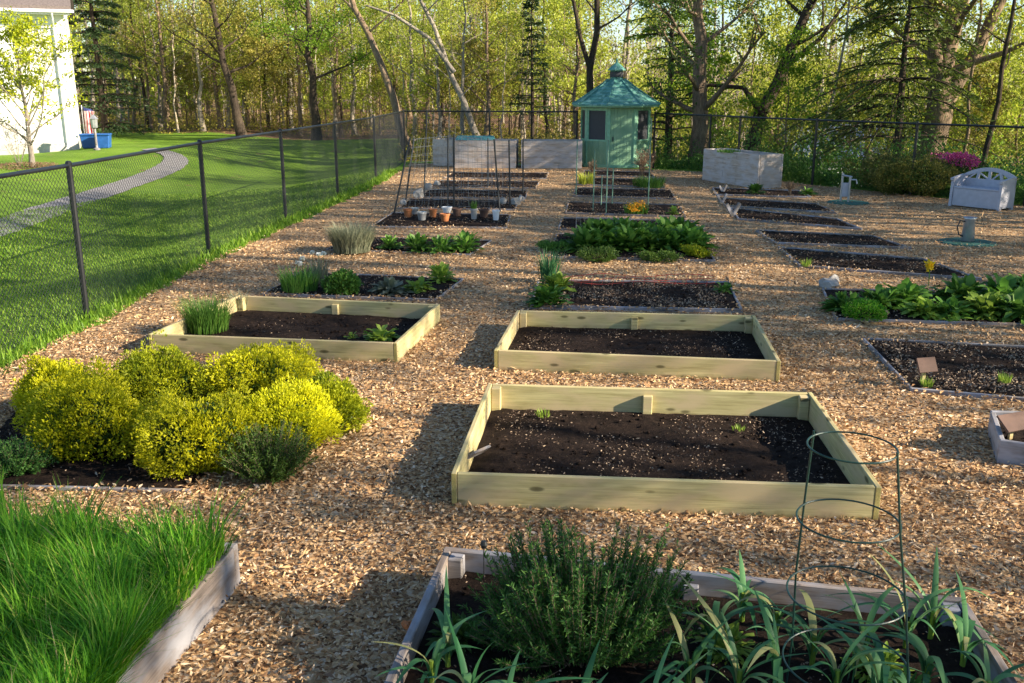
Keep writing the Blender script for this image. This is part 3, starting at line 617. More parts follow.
MB().lathe([(.30, z1 + .10), (.275, z1 + .12), (.275, z1 + .28), (.3, z1 + .3)], 8, rz=math.pi / 8).build('cupola_vent', M['screen'], gz)
MB().lathe([(.36, z1 + .34), (.36, z1 + .37), (.22, z1 + .50), (.06, z1 + .62), (.04, z1 + .68), (.06, z1 + .72), (0, z1 + .78)], 8, rz=math.pi / 8).build('cupola_roof', M['gazr'], gz)

# ------------------------------------------------------------------ tall planters
def planter(label, FLp, FRp, depth, hpl, mat, ang=None, rows=5):
    a, b = G(*FLp), G(*FRp); d = b - a; L = d.length; ang = math.atan2(d.y, d.x)
    t = thing('tall_planter', label, 'planter', a, ang, 'tall planters')
    rh = hpl / rows
    for nm, c0, rz_, LL in (('front_wall', (0, 0), 0, L), ('back_wall', (0, depth - .06), 0, L), ('side_wall', (.06, .062), R(90), depth - .124), ('side_wall', (L, .062), R(90), depth - .124)):
        mb = MB()
        for r_ in range(rows):
            cuts = [0, LL * (.38 if r_ % 2 else .62), LL] if LL > 1.6 else [0, LL]
            for c0_, c1_ in zip(cuts, cuts[1:]): mb.box(((c0_ + c1_) / 2, .03, (r_ + .5) * rh), (c1_ - c0_ - .018, .055 + (r_ % 2) * .006, rh - .018))
        mb.box((LL / 2, .03, hpl / 2), (LL - .01, .035, hpl - .02))
        o = mb.build(nm, mat, t); o.location = (c0[0], c0[1], 0); o.rotation_euler = (0, 0, rz_)
    MB().box((L / 2, depth / 2, hpl - .12), (L - .13, depth - .13, .04)).build('soil', M['soil'], t)
    return t, L
tp1, L1 = planter('pale block-like planter with a teal cover, left of the pair at the back fence', (454, 168), (516, 168.4), 1.3, .98, M['stonewood'])
MB().prism([(0, 0), (.5, .14), (1.0, 0)], (0, 1, 0), (0, 0, 1), (.05, .15, .98), (L1 * .6, 0, 0)).build('teal_cover', plain('teal_fabric', (.03, .15, .17), .8), tp1)
planter('pale block-like planter next to the gazebo at the back', (521, 168.4), (582, 168.6), 1.2, .98, M['stonewood'])
planter('short pale planter end, leftmost of the back planters', (433, 165.5), (453, 166.5), 1.2, .98, M['stonewood'])
tp3, L3 = planter('grey board planter standing alone right of the gazebo', (702, 180), (757, 189), .85, .98, M['stonewood'])

# ------------------------------------------------------------------ storage bench
def bench():
    a = G(948, 206); b = G(994, 211); d = b - a; ang = math.atan2(d.y, d.x); L = 1.36
    t = thing('storage_bench', 'pale grey storage bench with arched back beside the azalea', 'bench', a, ang); t.scale = (.95, .95, .92)
    m = M['bench']; Dp = .66
    MB().box((L / 2, Dp / 2, .26), (L - .14, Dp - .06, .46)).build('storage_box', m, t, bevel=.012)
    MB().box((L / 2, Dp / 2 - .03, .515), (L - .15, Dp - .10, .05)).build('seat', m, t, bevel=.012)
    for x_ in (0, L - .07):
        MB().prism([(0, 0), (.10, 0), (.10, .06), (Dp - .1, .06), (Dp - .1, 0), (Dp, 0), (Dp, .80), (.5, .84), (-.03, .76), (-.03, .70), (.02, .68)], (0, 1, 0), (0, 0, 1), (x_, 0, 0), (.07, 0, 0)).build('armrest', m, t)
    N = 14; zt_ = lambda u: .84 + .20 * (1 - (2 * u - 1) ** 2)
    top = [(u * L, zt_(u)) for u in np.linspace(0, 1, N)]
    arch = MB().prism(top + [(x_, z_ - .10) for x_, z_ in top[::-1]], (1, 0, 0), (0, 0, 1), (0, Dp - .07, 0), (0, .06, 0))
    arch.box((L / 2, Dp - .04, .63), (L, .058, .20))
    for x0, x1 in ((.0, .0), (.31, .36), (.64, .64), (.97, .92), (1.29, 1.29)):
        arch.prism([(x0, .7), (x0 + .07, .7), (x1 + .07, zt_(min(1, (x1 + .03) / L)) - .05), (x1, zt_(min(1, (x1 + .03) / L)) - .05)], (1, 0, 0), (0, 0, 1), (0, Dp - .065, 0), (0, .045, 0))
    for x0, x1 in ((.07, .31), (.64, .38), (.71, .95), (1.29, 1.04)):
        zA, zB = .72, zt_(x1 / L) - .1
        arch.prism([(x0, zA), (x0 + .05, zA), (x1 + .03, zB), (x1 - .03, zB)], (1, 0, 0), (0, 0, 1), (0, Dp - .06, 0), (0, .035, 0))
    arch.build('backrest', m, t)
bench()

# ------------------------------------------------------------------ plants
def ell(n_, rx, ry, rz_, rg=None, shell=.75, low=-.2):
    """points in the outer shell of a flattened mound, with outward normals"""
    rg = rg or rng; v = rg.normal(size=(n_ * 2, 3)); v /= np.linalg.norm(v, axis=1)[:, None]; v = v[v[:, 2] > low][:n_]
    rr_ = shell + (1 - shell) * rg.random(len(v)); P = v * rr_[:, None] * np.array([rx, ry, rz_]); return P, v
def bumpy(P, amp, freq, ph):
    return P * (1 + amp * (np.sin(P[:, 0:1] * freq + ph) * np.cos(P[:, 1:2] * freq * 1.1 + ph * 2) + .6 * np.sin(P[:, 2:3] * freq * 1.3 + ph)))
def mound(name, label, cat, loc, r, h, mat, n_, ls, group=None, amp=.10, rosette=True, core=True, sx=1.0, freq=None):
    t = thing(name, label, cat, loc, rng.uniform(0, 6), group); z0 = h * .38; rz_ = h - z0
    rg = np.random.default_rng(int(abs(loc[0] * 100 + loc[1] * 10)) + 3)
    per = 22; k_ = n_ // per if rosette else n_
    P, N = ell(k_, r * sx, r, rz_, rg, .80, -.5); ph = rg.uniform(0, 6); P = bumpy(P, amp, freq or 5.5 / r, ph); P[:, 2] += z0
    lob = rg.normal(size=(5, 3)); lob[:, 2] = abs(lob[:, 2]) * .6; lob /= np.linalg.norm(lob, axis=1)[:, None]; gn = rg.normal(1, .085, len(N)) + amp * 1.6 * (np.clip((N @ lob.T).max(1), .5, 1) - .8) * 2.4; P[:, :2] *= gn[:, None]; P[:, 2] *= gn
    if rosette:
        U_ = rg.normal(size=(len(P) * per, 3)); U_ /= np.linalg.norm(U_, axis=1)[:, None]; c0 = np.repeat(P, per, 0); Nr = np.repeat(N, per, 0); U_[(U_ * Nr).sum(1) < -.25] *= -1
        pr_ = np.repeat(rg.uniform(.6, 1.35, len(P)), per)[:, None]; P = c0 + U_ * ls * 1.55 * pr_; N = U_ * .8 + Nr * .5; N[:, 2] += .2; k_ = n_ // 5
    A = N + rg.normal(0, .5 if rosette else .75, N.shape); A[:, 2] += .35
    P[:, 2] = np.maximum(P[:, 2], .02)
    MB().leaves(P, A, ls * rg.uniform(.7, 1.3, len(P)), ls * .5 * rg.uniform(.7, 1.2, len(P)), .25, rg).build('foliage', mat, t)
    ns = 70; a = rg.uniform(0, 6.3, ns); rr_ = np.sqrt(rg.random(ns)); B = np.stack([np.cos(a) * rr_ * r * .25, np.sin(a) * rr_ * r * .25, 0 * a], 1)
    E = np.stack([np.cos(a) * rr_ * r * .85 * sx, np.sin(a) * rr_ * r * .85, z0 + np.sqrt(np.maximum(0, 1 - rr_ ** 2)) * rz_ * .85], 1)
    MB().sticks(B, E, .006, .002).build('stems', M['barkd'], t)
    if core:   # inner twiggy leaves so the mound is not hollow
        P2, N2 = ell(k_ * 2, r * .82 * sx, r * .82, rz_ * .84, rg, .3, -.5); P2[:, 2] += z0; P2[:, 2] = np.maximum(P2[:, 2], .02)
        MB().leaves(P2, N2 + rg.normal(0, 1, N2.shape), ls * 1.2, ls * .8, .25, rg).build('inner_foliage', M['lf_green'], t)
    return t
GS = 'golden shrubs'
gold, lime = M['lf_gold'], M['lf_goldg']
for px_, py_, rpx, h, mt, lab in ((80, 462, 54, .72, gold, 'golden-yellow shrub, leftmost of the big mounds, above the tall grass'),
    (50, 425, 30, .6, gold, 'small golden shrub tucked at the left picture edge behind its bigger neighbour'),
    (150, 412, 46, .60, lime, 'lime-green topped shrub at the back centre of the golden group'),
    (197, 476, 58, .68, gold, 'bright golden shrub with reddish stems in front centre of the group'),
    (258, 403, 56, .55, gold, 'broad golden shrub at the back right beside the new-lumber bed'),
    (282, 452, 50, .56, gold, 'golden shrub at the right front, above the dark green bush'),
    (322, 432, 34, .48, lime, 'greener shrub at the far right end of the golden group')):
    q = G(px_, py_); r_ = rpx / F * (q.y + .6); q.y += r_ * .55
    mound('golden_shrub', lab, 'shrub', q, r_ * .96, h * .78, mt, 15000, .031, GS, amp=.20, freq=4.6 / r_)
def feathery(label, loc, r, h, n_, mat, seed, name):
    rg = np.random.default_rng(seed); t = thing(name, label, 'bush', loc, 0); C, A, P0, P1 = [], [], [], []
    for k_ in range(n_):
        a = rg.uniform(0, 6.3); o_ = math.sqrt(rg.random()); hh = h * rg.uniform(.5, 1.05) * math.sqrt(1.05 - .75 * o_ * o_); e = np.array([math.cos(a) * o_ * r, math.sin(a) * o_ * r, hh]); b = e * np.array([.35, .35, 0])
        P0.append(b); P1.append(e); s_ = rg.uniform(.15, 1, 46)[:, None]; C.append(b + (e - b) * s_); A.append((e - b) / np.linalg.norm(e - b) * .7 + rg.normal(0, .6, (46, 3)))
    MB().sticks(P0, P1, .0025, .0015).build('twigs', M['bark'], t); MB().leaves(np.vstack(C), np.vstack(A), rg.uniform(.018, .04, n_ * 46), .008, .1, rg).build('foliage', mat, t); return t
q = G(262, 488); feathery('dark green feathery bush in front of the golden shrubs', (q.x, q.y + .22, 0), .40, .42, 330, M['lf_green'], 51, 'dark_green_bush')
q = G(8, 478); feathery('low grey-green bush at the left edge behind the tall grass', (q.x, q.y + .1, 0), .34, .26, 200, M['lf_rose'], 52, 'dusky_bush')

# tall grass bed
c = [G(x_, y_, .27) for x_, y_ in [(-60, 1000), (108, 683), (226, 552), (-140, 511)]]
n_ = 23000; u_, v_ = rng.random(n_), rng.random(n_); A = [np.array(tuple(p)) for p in c]
B = ((1 - u_) * (1 - v_))[:, None] * A[0] + (u_ * (1 - v_))[:, None] * A[1] + (u_ * v_)[:, None] * A[2] + ((1 - u_) * v_)[:, None] * A[3]
B[:, 2] = .17; o0 = c[2]; hgt = .38 * rng.uniform(.45, 1.15, n_) * (1 + .20 * np.sin(B[:, 0] * 6.4) * np.cos(B[:, 1] * 5.1) + .12 * np.sin(B[:, 0] * 15 + B[:, 1] * 9)) * np.where(B[:, 1] > 6.2, .8, 1) ; az = np.where(rng.random(n_) < .5, rng.normal(2.8, 1.2, n_), rng.uniform(0, 6.3, n_))
rg_ = MB().blades(B, hgt, np.clip(rng.lognormal(-4.55, .33, n_), .006, .020), az, rng.uniform(.1, .8, n_), rng.uniform(0, .3, n_), segs=5).build('tall_grass', M['lf_rye'], origin=(o0.x, o0.y, 0))
tag(rg_, 'dense tall bright green grass filling the old board bed', 'grass', kind='stuff')

def clump(name, label, cat, loc, n_, h, rad, wd, mat, bend=(.1, .6), droop=(0, .2), group=None, seed=1, keel=0, segs=4, pn='leaves'):
    rg = np.random.default_rng(seed); t = thing(name, label, cat, loc, rg.uniform(0, 6), group)
    a = rg.uniform(0, 6.3, n_); r_ = rad * np.sqrt(rg.random(n_)); B = np.stack([np.cos(a) * r_, np.sin(a) * r_, 0 * a], 1)
    MB().blades(B, h * rg.uniform(.55, 1.1, n_), wd * rg.uniform(.7, 1.2, n_), a + rg.normal(0, .6, n_), rg.uniform(*bend, n_), rg.uniform(*droop, n_), segs=segs, keel=keel).build(pn, mat, t)
    return t
def gp(px_, py_, z=.04): q = G(px_, py_, z); return q
# leafy plants (broad leaves in rosettes)
def leafy(label, loc, r, h, nl, mat, name='leafy_plant', cat='plant', group=None, seed=1, lw=.5, stems=True):
    rg = np.random.default_rng(seed); t = thing(name, label, cat, loc, rg.uniform(0, 6), group)
    a = rg.uniform(0, 6.3, nl); e = rg.uniform(.0, 1.35, nl); ll = r * rg.uniform(.5, .9, nl)
    D = np.stack([np.cos(a) * np.cos(e), np.sin(a) * np.cos(e), np.sin(e) * h / r], 1); S0 = np.stack([np.cos(a), np.sin(a), 0 * a], 1) * r * .08; E = S0 + D * ll[:, None] * .65
    mb = MB(); Ax = D + rg.normal(0, .25, D.shape); Ax[:, 2] -= .25; Ax /= np.linalg.norm(Ax, axis=1)[:, None]
    Sd = np.cross(Ax, np.array([0, 0, 1.])); Sd /= np.linalg.norm(Sd, axis=1)[:, None] + 1e-9; Nn = np.cross(Sd, Ax)
    L = (ll * .85)[:, None]; W = L * lw * rg.uniform(.8, 1.2, nl)[:, None]
    def row(tt, wf, dz): return E + Ax * L * tt + Sd * 0, W * wf / 2, dz
    pts = []
    for tt, wf, dz in ((0, .15, 0), (.3, .9, .0), (.65, 1.0, -.04), (1.0, .25, -.16)):
        c_ = E + Ax * L * tt + np.array([0, 0, 1.]) * L * dz; cr = rg.normal(0, .05, (nl, 1)) * L
        pts += [c_ + Sd * W * wf / 2 + Nn * (W * .14 * wf + cr), c_, c_ - Sd * W * wf / 2 + Nn * (W * .14 * wf - cr)]
    V = np.stack(pts, 1).reshape(-1, 3); fs = [(q * 3 + c_, q * 3 + c_ + 1, q * 3 + 4 + c_, q * 3 + 3 + c_) for q in range(3) for c_ in range(2)]
    V[:, 2] = np.maximum(V[:, 2], .01)
    mb.add(V, (np.arange(nl)[:, None, None] * 12 + np.array(fs)[None]).reshape(-1, 4)).build('leaves', mat, t, smooth=True)
    MB().sticks(S0, E, .004 + r * .01, .003).build('stems', mat, t); return t

# new-lumber left bed
clump('herb_clump', 'fine-bladed green herb clump at the left end of the new-lumber bed', 'plant', gp(208, 330, .06), 900, .42, .24, .010, M['lf_grey'] if 0 else M['lf_veg'], (.1, .7), (0, .2), seed=3)
clump('dry_herb_tuft', 'small grey tuft in the back corner behind the green herb clump', 'plant', gp(240, 308, .06), 200, .26, .10, .007, M['lf_grey'], seed=4)
leafy('low frilly lettuce patch near the front right of the new-lumber bed', gp(382, 339, .06), .20, .12, 90, M['lf_lime'], 'lettuce', 'lettuce', seed=5)
leafy('tiny lettuce beside the larger frilly lettuce', gp(352, 338, .06), .08, .06, 24, M['lf_lime'], 'lettuce', 'lettuce', seed=6)
# low left bed
clump('daffodil_clump', 'white-flowered daffodil clump at the left end of its low bed', 'plant', gp(300, 290), 260, .36, .26, .018, M['lf_veg'], (.1, .6), seed=7)
dt = clump('daffodil_clump', 'second daffodil clump with a white bloom, just right of the first', 'plant', gp(318, 283), 140, .40, .14, .018, M['lf_grey'], (.05, .4), seed=8)
for par in [o for o in sc.objects if o.name.startswith('daffodil_clump')]:
    for k_ in range(3):
        a = rng.uniform(0, 6.3, 26); hx_, hy_, hz_ = rng.uniform(-.16, .16), rng.uniform(-.1, .1), rng.uniform(.38, .48)
        Cn = np.tile([[hx_, hy_, hz_]], (26, 1)); MB().leaves(Cn, np.stack([np.cos(a), np.sin(a), rng.normal(0, .6, 26)], 1), .05, .032).build('flower', M['lf_white'], par)
        MB().sticks([(hx_ * .6, hy_ * .6, 0)], [(hx_, hy_, hz_)], .004).build('flower_stem', M['lf_veg'], par)
mound('kale_mound', 'round blue-green leafy plant between daffodils and strawberries', 'plant', gp(341, 292), .24, .27, M['lf_veg'], 1800, .06, rosette=False)
leafy('low spreading strawberry patch, wider one', gp(392, 292), .26, .14, 110, M['lf_grey'], 'strawberry_plant', 'plant', seed=9)
leafy('second half of the strawberry patch, right of the wider one', gp(418, 290), .22, .14, 90, M['lf_lime'], 'strawberry_plant', 'plant', seed=10)
leafy('upright light-green leafy plant at the right end of the strawberry bed', gp(441, 281), .22, .30, 80, M['lf_lime'], 'upright_plant', 'plant', seed=11)
# lavender bed
clump('lavender_bush', 'grey-green lavender bush with dry stems at the left of its bed', 'plant', gp(352, 251), 2200, .50, .33, .013, M['lf_grey'], (.1, .7), (0, .15), seed=12)
for k_, (px_, py_, r_, lab) in enumerate(((390, 248, .20, 'smallest leafy clump, nearest the lavender'), (418, 250, .27, 'leafy clump second from the lavender'), (442, 251, .28, 'leafy clump third from the lavender'), (466, 250, .28, 'leafy clump at the right end of the lavender bed'))):
    leafy(lab, gp(px_, py_), r_, r_ * 1.2, 95, M['lf_veg'], 'leafy_clump', 'plant', 'leafy clumps in the lavender bed', seed=20 + k_, lw=.36)
# iris at middle bed
leafy('front frilly green clump at the left corner of the red-netting bed', gp(548, 304), .26, .24, 130, M['lf_veg'], 'leafy_clump', 'plant', seed=30)
leafy('bright clump just behind the front frilly green clump', gp(556, 291), .24, .26, 110, M['lf_lime'], 'leafy_clump', 'plant', seed=31)
clump('iris_clump', 'upright sword-leaved iris behind the frilly green clumps', 'plant', gp(549, 280), 110, .50, .16, .025, M['lf_leek'], (.05, .45), seed=32)
leafy('small leafy weed at the right end of the red-netting bed', gp(724, 292), .16, .14, 50, M['lf_veg'], 'small_plant', 'plant', seed=33)
t = thing('red_netting', 'slack red netting line along the back of the middle low bed', 'netting', gp(560, 286, .05)); P0 = []
wd = (gp(716, 288, .05) - gp(560, 286, .05)).length
xs = np.linspace(0, wd, 60)
mb = MB()
for z_ in (.05, .10, .16): mb.tube([(x_, .03 * math.sin(x_ * 7 + z_ * 20), z_ + .02 * math.sin(x_ * 5 + z_ * 30)) for x_ in xs], .004, 4)
mb.sticks([(x_, .02, .0) for x_ in xs[::4]], [(x_ + .03, .02, .17) for x_ in xs[::4]], .003); mb.build('net', M['rednet'], t)
# leafy green block
k_ = 0
for row_, (pxs, pys) in enumerate(((np.linspace(584, 688, 8), (250, 248)), (np.linspace(592, 680, 7), (242, 241)))):
    for a, px_ in enumerate(pxs):
        k_ += 1; q = gp(px_ + rng.uniform(-3, 3), pys[0] + (pys[1] - pys[0]) * a / 7)
        if k_ == 1: proto = leafy('broad-leaved green plant in the dense block behind the iris', q, .42, .42, 120, M['lf_veg'], 'leafy_green', 'plant', 'dense block of leafy greens', seed=40, lw=.4)
        else: copy_tree(proto, q, rng.uniform(0, 6), rng.uniform(.8, 1.1))
for px_, py_, r_, mt, lab in ((556, 250, .26, 'lf_veg', 'round green tuft at the left front of the leafy block'), (600, 260, .30, 'lf_green', 'low dark tuft spilling over the front left of the leafy block'), (658, 260, .28, 'lf_green', 'low ferny tuft in front of the leafy block'), (696, 256, .24, 'lf_goldg', 'small yellowish tuft at the right end of the leafy block')):
    mound('ground_tuft', lab, 'plant', gp(px_, py_, .02), r_, r_ * .5, M[mt], 2200, .04, rosette=False, core=False, amp=.35)
# right leafy bed
for k_, (px_, py_, r_, mt, lab) in enumerate(((846, 310, .28, 'lf_veg', 'leftmost spreading green plant in the right leafy bed'), (866, 318, .26, 'lf_rye', 'neat bright moss-like tuft at the front left of the right leafy bed'), (880, 306, .30, 'lf_veg', 'green plant behind the neat bright tuft'), (903, 303, .34, 'lf_veg', 'taller green plant left of the yellow flower'),
    (925, 315, .26, 'lf_lime', 'low lime plant in front of the yellow flower'), (948, 316, .28, 'lf_veg', 'plant just right and front of the yellow flower'), (962, 300, .38, 'lf_veg', 'large upright leafy plant right of the yellow flower'), (985, 314, .34, 'lf_lime', 'wide light-green plant near the front of the right leafy bed'), (1004, 304, .42, 'lf_veg', 'largest leafy plant at the right picture edge'), (1022, 318, .38, 'lf_veg', 'front plant cut by the right picture edge'), (1032, 297, .4, 'lf_veg', 'back plant cut by the right picture edge'))):
    q = gp(px_, py_, .03)
    if mt == 'lf_rye': mound('moss_tuft', lab, 'plant', q, r_, .2, M[mt], 3000, .03, core=False, rosette=False)
    else: leafy(lab, q, r_, r_ * .70, 150, M[mt], 'leafy_green', 'plant', 'plants of the right leafy bed', seed=60 + k_, lw=.42)
q = gp(926, 300, .03); fl = thing('yellow_flower', 'single yellow flower head above the right leafy bed', 'flower', q)
a = rng.uniform(0, 6.3, 60); MB().leaves(np.stack([rng.normal(0, .02, 60), rng.normal(0, .02, 60), .48 + rng.normal(0, .03, 60)], 1), np.stack([np.cos(a), np.sin(a), rng.normal(.3, .5, 60)], 1), .06, .035).build('petals', M['lf_yflower'], fl)
MB().tube([(0, 0, 0), (.01, 0, .25), (0, 0, .46)], .006, 5).build('stem', M['lf_veg'], fl)
def rock(name, label, loc, r, mat, flat=.6, group=None, seed=0):
    rg = np.random.default_rng(seed); bm = bmesh.new(); bmesh.ops.create_icosphere(bm, subdivisions=2, radius=1)
    for v in bm.verts:
        f = 1 + .3 * math.sin(v.co.x * 3 + seed) * math.cos(v.co.y * 4 + seed) + rg.normal(0, .10); v.co = Vector((v.co.x * r * f, v.co.y * r * .8 * f, v.co.z * r * flat * f + r * flat * .7))
    me = bpy.data.meshes.new(name); bm.to_mesh(me); bm.free(); me.materials.append(mat); o = bpy.data.objects.new(name, me); o.location = loc; o.rotation_euler = (0, 0, rg.uniform(0, 3)); link(o); return tag(o, label, 'stone', group)
rock('marker_stone', 'flat pinkish stone lying at the front of the right leafy bed', gp(878, 314, .03), .14, plain('pink_stone', (.36, .22, .15), .9), .3, seed=2)
rock('grey_stone', 'grey lumpy stone at the left tip of the right leafy bed', gp(828, 288, 0), .14, M['stone'], .6, seed=3)
rock('grey_stone', 'smaller stone behind the lumpy grey stone', gp(834, 283, 0), .10, M['stone'], .7, seed=4)
# stones and pots left
for k_, (px_, py_, r_, lab) in enumerate(((404, 206, .13, 'white stone left of the pot bed trellis, front one'), (419, 199, .20, 'larger upright white stone behind the trellis foot'), (428, 190, .15, 'white stone third from the front along the left beds'), (437, 186, .12, 'smallest white stone farthest back on the left'), (503, 205, .13, 'grey-white stone at the right side behind the pots, left one'), (515, 205, .14, 'grey-white stone at the right side behind the pots, middle one'), (521, 202, .12, 'grey-white stone at the right side behind the pots, right one'))):
    rock('white_stone', lab, gp(px_, py_, 0), r_ * .8, M['stone'], 1.0, 'stones by the left beds', seed=10 + k_)
def pot(label, loc, mat, r=.085, h=.20, lying=False):
    t = thing('pot', label, 'pot', loc, 0, 'pots in the trellis bed'); MB().lathe([(0, 0), (r * .75, 0), (r, h * .8), (r * 1.12, h * .8), (r * 1.12, h), (r * .95, h), (r * .9, h * .8), (0, h * .75)], 14).build('pot_body', mat, t, smooth=False)
    MB().lathe([(0, h * .86), (r * .93, h * .86)], 14).build('pot_soil', M['soil'], t); return t
for px_, py_, mt, r_, h_, lab in ((408, 217, 'terra', .11, .2, 'leftmost orange pot in the trellis bed'), (422, 220, 'zinc', .12, .2, 'grey metal pot in front, left of centre'), (433, 217, 'terra', .10, .2, 'second orange pot from the left'), (445, 221, 'terra', .12, .18, 'orange pot nearest the front edge'), (457, 216, 'brown', .12, .2, 'dark brown pot beside the central pole'), (474, 219, 'stone', .09, .26, 'pale pot holding a grassy tuft'), (484, 217, 'brown', .12, .2, 'dark brown pot between the two pale pots'), (496, 220, 'white', .09, .24, 'white pot at the right end of the row'), (415, 214, 'zinc', .10, .16, 'grey pot behind the leftmost orange pot'), (447, 213, 'white', .13, .16, 'low white tub behind the front orange pot')):
    q = gp(px_, py_, .04); pot(lab, q, M[mt], r_ * .85, h_ * .9)
clump('potted_tuft', 'grassy tuft growing from the pale pot', 'plant', gp(474, 219, .04) + Vector((0, 0, .2)), 80, .22, .06, .012, M['lf_veg'], seed=70)
# trellises
def trellis(label, legs, net_pairs, hgt):
    o0 = G(*legs[0][0]); t = thing('netted_trellis', label, 'trellis', o0, 0, 'netted trellises'); ends = []
    for base, topx, topy in legs:
        b = G(*base); z_ = ZH(topy, b.y); tp = Vector((X(topx, b.y, z_), b.y, z_)); ends.append((b - o0, tp - o0)); MB().tube([b - o0, tp - o0], .022, 6).build('pole', M['darkmetal'], t)
    for a, b_ in net_pairs:
        (b0, t0), (b1, t1) = ends[a], ends[b_]; P0, P1 = [], []
        for s_ in np.linspace(0, 1, 9): P0.append(b0.lerp(t0, .08 + .9 * s_)); P1.append(b1.lerp(t1, .08 + .9 * s_))
        for s_ in np.linspace(0, 1, 10): P0.append(b0.lerp(b1, s_)); P1.append(t0.lerp(t1, s_))
        MB().sticks([tuple(p) for p in P0], [tuple(p) for p in P1], .003).build('netting', M['net'], t)
trellis('dark-poled netted trellis standing over the pot bed', [((394, 214), 410, 138), ((454, 212), 454, 134), ((500, 214), 494, 139)], [(0, 1), (1, 2)], 2)
trellis('second netted trellis just behind the pot bed', [((405, 206), 414, 138), ((448, 205), 448, 135), ((510, 208), 509, 140)], [(0, 1), (1, 2)], 2)
trellis('farther netted trellis near the back planters', [((424, 197), 427, 110), ((488, 188), 488, 138), ((523, 194), 523, 139)], [(0, 1), (1, 2)], 2)
# right planting near gazebo
for px_, pyb, pyt, lab in ((593, 212, 150, 'thin green stake at the left of the flower bed'), (606, 214, 140, 'taller dark green stake beside the thin green one'), (648, 206, 118, 'tall pale green stake right of the gazebo door'), (612, 205, 168, 'short pale stake in front of the gazebo'), (601, 206, 175, 'shortest pale stake in the middle beds'), (576, 196, 140, 'dark stake in front of the gazebo left side')):
    b = G(px_, pyb); z_ = ZH(pyt, b.y); tag(MB().tube([(0, 0, 0), (.01, 0, z_)], .016, 6).build('garden_stake', M['stake']), lab, 'stake', 'garden stakes').location = b
clump('marigold_clump', 'orange and yellow flowering clump at the middle of its bed', 'plant', gp(636, 213), 200, .24, .26, .03, M['lf_veg'], seed=80)
mbq = MB(); a = rng.uniform(0, 6.3, 500); rr_ = np.sqrt(rng.random(500)); mbq.leaves(np.stack([np.cos(a) * rr_ * .5, np.sin(a) * rr_ * .2, rng.uniform(.08, .24, 500)], 1)[:260], rng.normal(size=(260, 3)), .045, .04)
o = mbq.build('blossoms', M['lf_orange'], [q for q in sc.objects if q.name.startswith('marigold')][0])
leafy('lone lime seedling at the right end of the flower bed', gp(674, 214), .16, .2, 40, M['lf_lime'], 'seedling', 'plant', seed=81)
clump('grass_clump', 'green grassy clump at the right side of the gazebo beds', 'plant', gp(651, 187), 320, .34, .40, .022, M['lf_veg'], seed=82)
clump('grass_clump', 'smaller dark grass clump just left of the green one', 'plant', gp(640, 186), 160, .28, .22, .022, M['lf_green'], seed=83)
clump('yellow_tuft', 'yellow-green tuft at the left end of the gazebo beds', 'plant', gp(586, 184), 160, .40, .22, .03, M['lf_yel'], seed=84)
def twiggy(label, loc, h, r, mat, nl, seed, name='bare_bush', bm_='bark', ls=.05):
    rg = np.random.default_rng(seed); t = thing(name, label, 'bush', loc, 0); mb = MB(); tips = []
    n0 = 9; P0, P1, ra, rb = [], [], [], []
    for k_ in range(n0):
        a = rg.uniform(0, 6.3); d = np.array([math.cos(a) * r * rg.uniform(.1, .6), math.sin(a) * r * rg.uniform(.1, .6), h * rg.uniform(.5, .7)]); P0.append((0, 0, 0)); P1.append(d); ra.append(.014); rb.append(.008)
        for j_ in range(6):
            s_ = d * rg.uniform(.45, 1); e = s_ + np.array([rg.normal(0, r * .35), rg.normal(0, r * .35), h * rg.uniform(.12, .4)]); P0.append(s_); P1.append(e); ra.append(.007); rb.append(.003)
            for l_ in range(4):
                s2 = s_ + (e - s_) * rg.uniform(.3, 1); e2 = s2 + rg.normal(0, r * .16, 3); P0.append(s2); P1.append(e2); ra.append(.003); rb.append(.002); tips.append(e2)
    mb.sticks(np.array(P0), np.array(P1), np.array(ra), np.array(rb)).build('branches', M[bm_], t)
    tips = np.array(tips); idx = rg.integers(0, len(tips), nl); MB().leaves(tips[idx] + rg.normal(0, r * .10, (nl, 3)), rg.normal(size=(nl, 3)), ls, ls * .5, .2, rg).build('leaves', mat, t); return t
twiggy('rusty-leaved young shrub in front of the gazebo right window', gp(641, 180), 1.05, .32, M['lf_dry'], 500, 5)
twiggy('thin reddish shrub by the right corner of the gazebo', gp(650, 176), .9, .22, M['lf_dry'], 180, 6)
twiggy('dry dark stalks at the left foot of the gazebo', gp(593, 176), .6, .2, M['lf_dry'], 120, 7)
t = thing('wire_border_fence', 'low white wire fence along the dark narrow bed', 'fence', gp(576, 232, 0)); dv = gp(630, 234, 0) - gp(576, 232, 0); Lw_ = dv.length
mb = MB().tube([(0, 0, 0), (0, 0, .36)], .006, 5).tube([(Lw_, 0, 0), (Lw_, 0, .34)], .006, 5).tube([(0, 0, .30), (Lw_, 0, .28)], .005, 5).tube([(0, 0, .12), (Lw_, 0, .1)], .004, 5)
mb.sticks([(x_, 0, 0) for x_ in np.linspace(0, Lw_, 14)], [(x_, 0, .3) for x_ in np.linspace(0, Lw_, 14)], .0025); mb.build('wire_panel', M['zinc'], t)
